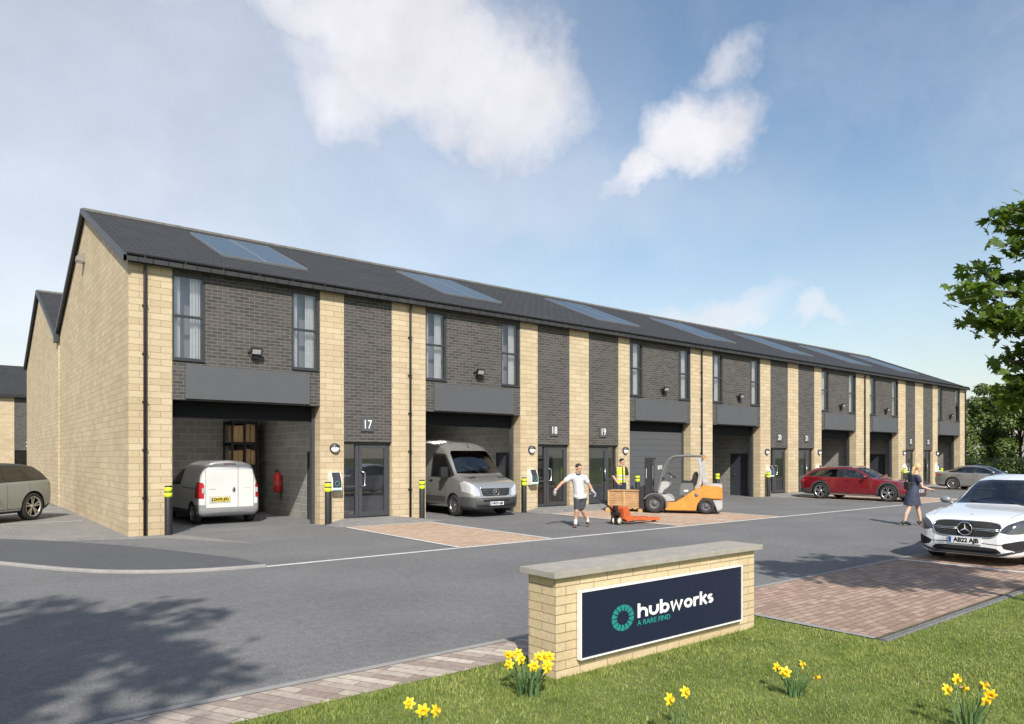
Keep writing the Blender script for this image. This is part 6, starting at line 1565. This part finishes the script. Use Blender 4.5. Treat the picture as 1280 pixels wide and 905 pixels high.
# ================================================================ light, sky, camera
W=bpy.data.worlds.new('World'); S.world=W; W.use_nodes=True; nt=W.node_tree; bg=nt.nodes['Background']
sky=N(nt,'ShaderNodeTexSky',sky_type='NISHITA'); sky.sun_disc=False; sky.sun_elevation=R(SUN_EL)
sd=Vector((-math.sin(R(SUN_AZ)),-math.cos(R(SUN_AZ))))          # towards the sun, on plan
sky.sun_rotation=math.atan2(sd.x,sd.y); sky.air_density=1.25; sky.dust_density=1.3; sky.ozone_density=1.6; sky.altitude=0
v=N(nt,'ShaderNodeTexCoord').outputs['Generated']
def warp(src,scale,amp):
    n=N(nt,'ShaderNodeTexNoise'); n.inputs['Scale'].default_value=scale; n.inputs['Detail'].default_value=5; n.inputs['Roughness'].default_value=.6; nt.links.new(src,n.inputs['Vector'])
    a=N(nt,'ShaderNodeVectorMath',operation='SUBTRACT'); nt.links.new(n.outputs['Color'],a.inputs[0]); a.inputs[1].default_value=(.5,.5,.5)
    b=N(nt,'ShaderNodeVectorMath',operation='MULTIPLY_ADD'); nt.links.new(a.outputs[0],b.inputs[0]); b.inputs[1].default_value=(amp,amp,amp); nt.links.new(src,b.inputs[2]); return b.outputs[0]
v0=v; v=warp(warp(v0,5.,.16),17.,.05)
STR=.097
# clouds: soft masses around given compass directions, broken up by noise
nw=N(nt,'ShaderNodeTexNoise'); nw.inputs['Scale'].default_value=9; nw.inputs['Detail'].default_value=9; nw.inputs['Roughness'].default_value=.58; nt.links.new(v0,nw.inputs['Vector'])
nb=nw.outputs['Fac']
nf=noise(nt,v0,30,7,.65)
def dirv(az,el): return Vector((math.sin(R(az))*math.cos(R(el)),math.cos(R(az))*math.cos(R(el)),math.sin(R(el))))
def dot(vec):
    n=N(nt,'ShaderNodeVectorMath',operation='DOT_PRODUCT'); nt.links.new(v,n.inputs[0]); n.inputs[1].default_value=vec; return n.outputs['Value']
def blob(az,el,sx,sy,rot,edge,amt,ragged):
    c=dirv(az,el); t1=Vector((math.cos(R(az)),-math.sin(R(az)),0)); t2=t1.cross(c)*-1
    t2=c.cross(t1)*-1 if (c.cross(t1)).z<0 else c.cross(t1)
    a=t1*math.cos(R(rot))+t2*math.sin(R(rot)); b=t2*math.cos(R(rot))-t1*math.sin(R(rot))
    dx=math_(nt,'MULTIPLY',dot(a),1/sx); dy=math_(nt,'MULTIPLY',dot(b),1/sy)
    d=math_(nt,'SQRT',math_(nt,'ADD',math_(nt,'POWER',math_(nt,'ABSOLUTE',dx),2.),math_(nt,'POWER',math_(nt,'ABSOLUTE',dy),2.)))
    d=math_(nt,'ADD',d,math_(nt,'MULTIPLY',math_(nt,'SUBTRACT',nb,.5),ragged)); d=math_(nt,'ADD',d,math_(nt,'MULTIPLY',math_(nt,'SUBTRACT',nf,.5),ragged*.35))
    r=N(nt,'ShaderNodeMapRange',interpolation_type='SMOOTHSTEP'); nt.links.new(d,r.inputs[0])
    for i,k in enumerate((1-edge,1+edge,amt,0.)): r.inputs[i+1].default_value=k
    return math_(nt,'MULTIPLY',r.outputs[0],math_(nt,'GREATER_THAN',dot(c),0.))
BL=globals().get('CLOUDS',[])
tot=None
for b in CLOUDS:
    m=blob(*b); tot=m if tot is None else math_(nt,'MAXIMUM',tot,m)
# thin veil elsewhere
veil=math_(nt,'MAXIMUM',math_(nt,'MULTIPLY',ramp(nt,noise(nt,v,2.6,7,.6),.42,.75),.28),math_(nt,'MULTIPLY',ramp(nt,dot(Vector((-.05,.99,.12))),.55,.98),.55))
sp=N(nt,'ShaderNodeSeparateXYZ'); nt.links.new(v0,sp.inputs[0])
back=ramp(nt,dot(Vector((-.62,-.78,0))),-.75,.1,0.,1.)
tot=math_(nt,'MAXIMUM',tot,veil)
low=ramp(nt,sp.outputs[2],0.,.35,.35,0.)
tot=math_(nt,'MAXIMUM',tot,low)
shade=ramp(nt,nb,.35,.7,.86,1.04)
cc=N(nt,'ShaderNodeVectorMath',operation='SCALE'); cc.inputs[0].default_value=CLOUDCOL; nt.links.new(shade,cc.inputs['Scale'])
tint=N(nt,'ShaderNodeVectorMath',operation='MULTIPLY'); nt.links.new(sky.outputs[0],tint.inputs[0]); tint.inputs[1].default_value=SKYTINT
col=mixc(nt,tot,tint.outputs[0],cc.outputs[0]); nt.links.new(col,bg.inputs['Color']); bg.inputs['Strength'].default_value=STR
sl=bpy.data.lights.new('sun','SUN'); sl.energy=SUNSTR; sl.angle=R(.9); sl.color=(1,.945,.86)
so=bpy.data.objects.new('sun',sl); C.objects.link(so)
d=Vector((-sd.x*math.cos(R(SUN_EL)),-sd.y*math.cos(R(SUN_EL)),-math.sin(R(SUN_EL)))); so.rotation_euler=d.to_track_quat('-Z','Y').to_euler(); so.location=(-10,-30,40)
cam=bpy.data.cameras.new('camera'); cam.sensor_width=36; cam.lens=36*885/1280; cam.shift_y=(571-452.5)/1280; cam.clip_end=3000; cam.clip_start=.05
co=bpy.data.objects.new('camera',cam); C.objects.link(co); co.location=(-3.3234,-18.757,1.9); co.rotation_euler=(R(90),0,-R(38.5016)); S.camera=co
S.view_settings.view_transform='Standard'; S.view_settings.look='None'; S.view_settings.exposure=EXPO; S.view_settings.gamma=1; S.view_settings.use_curve_mapping=False
S.cycles.max_bounces=10; S.cycles.diffuse_bounces=6; S.cycles.transparent_max_bounces=12; S.cycles.use_denoising=True; S.cycles.caustics_reflective=False; S.cycles.caustics_refractive=False
S.cycles.sample_clamp_indirect=6
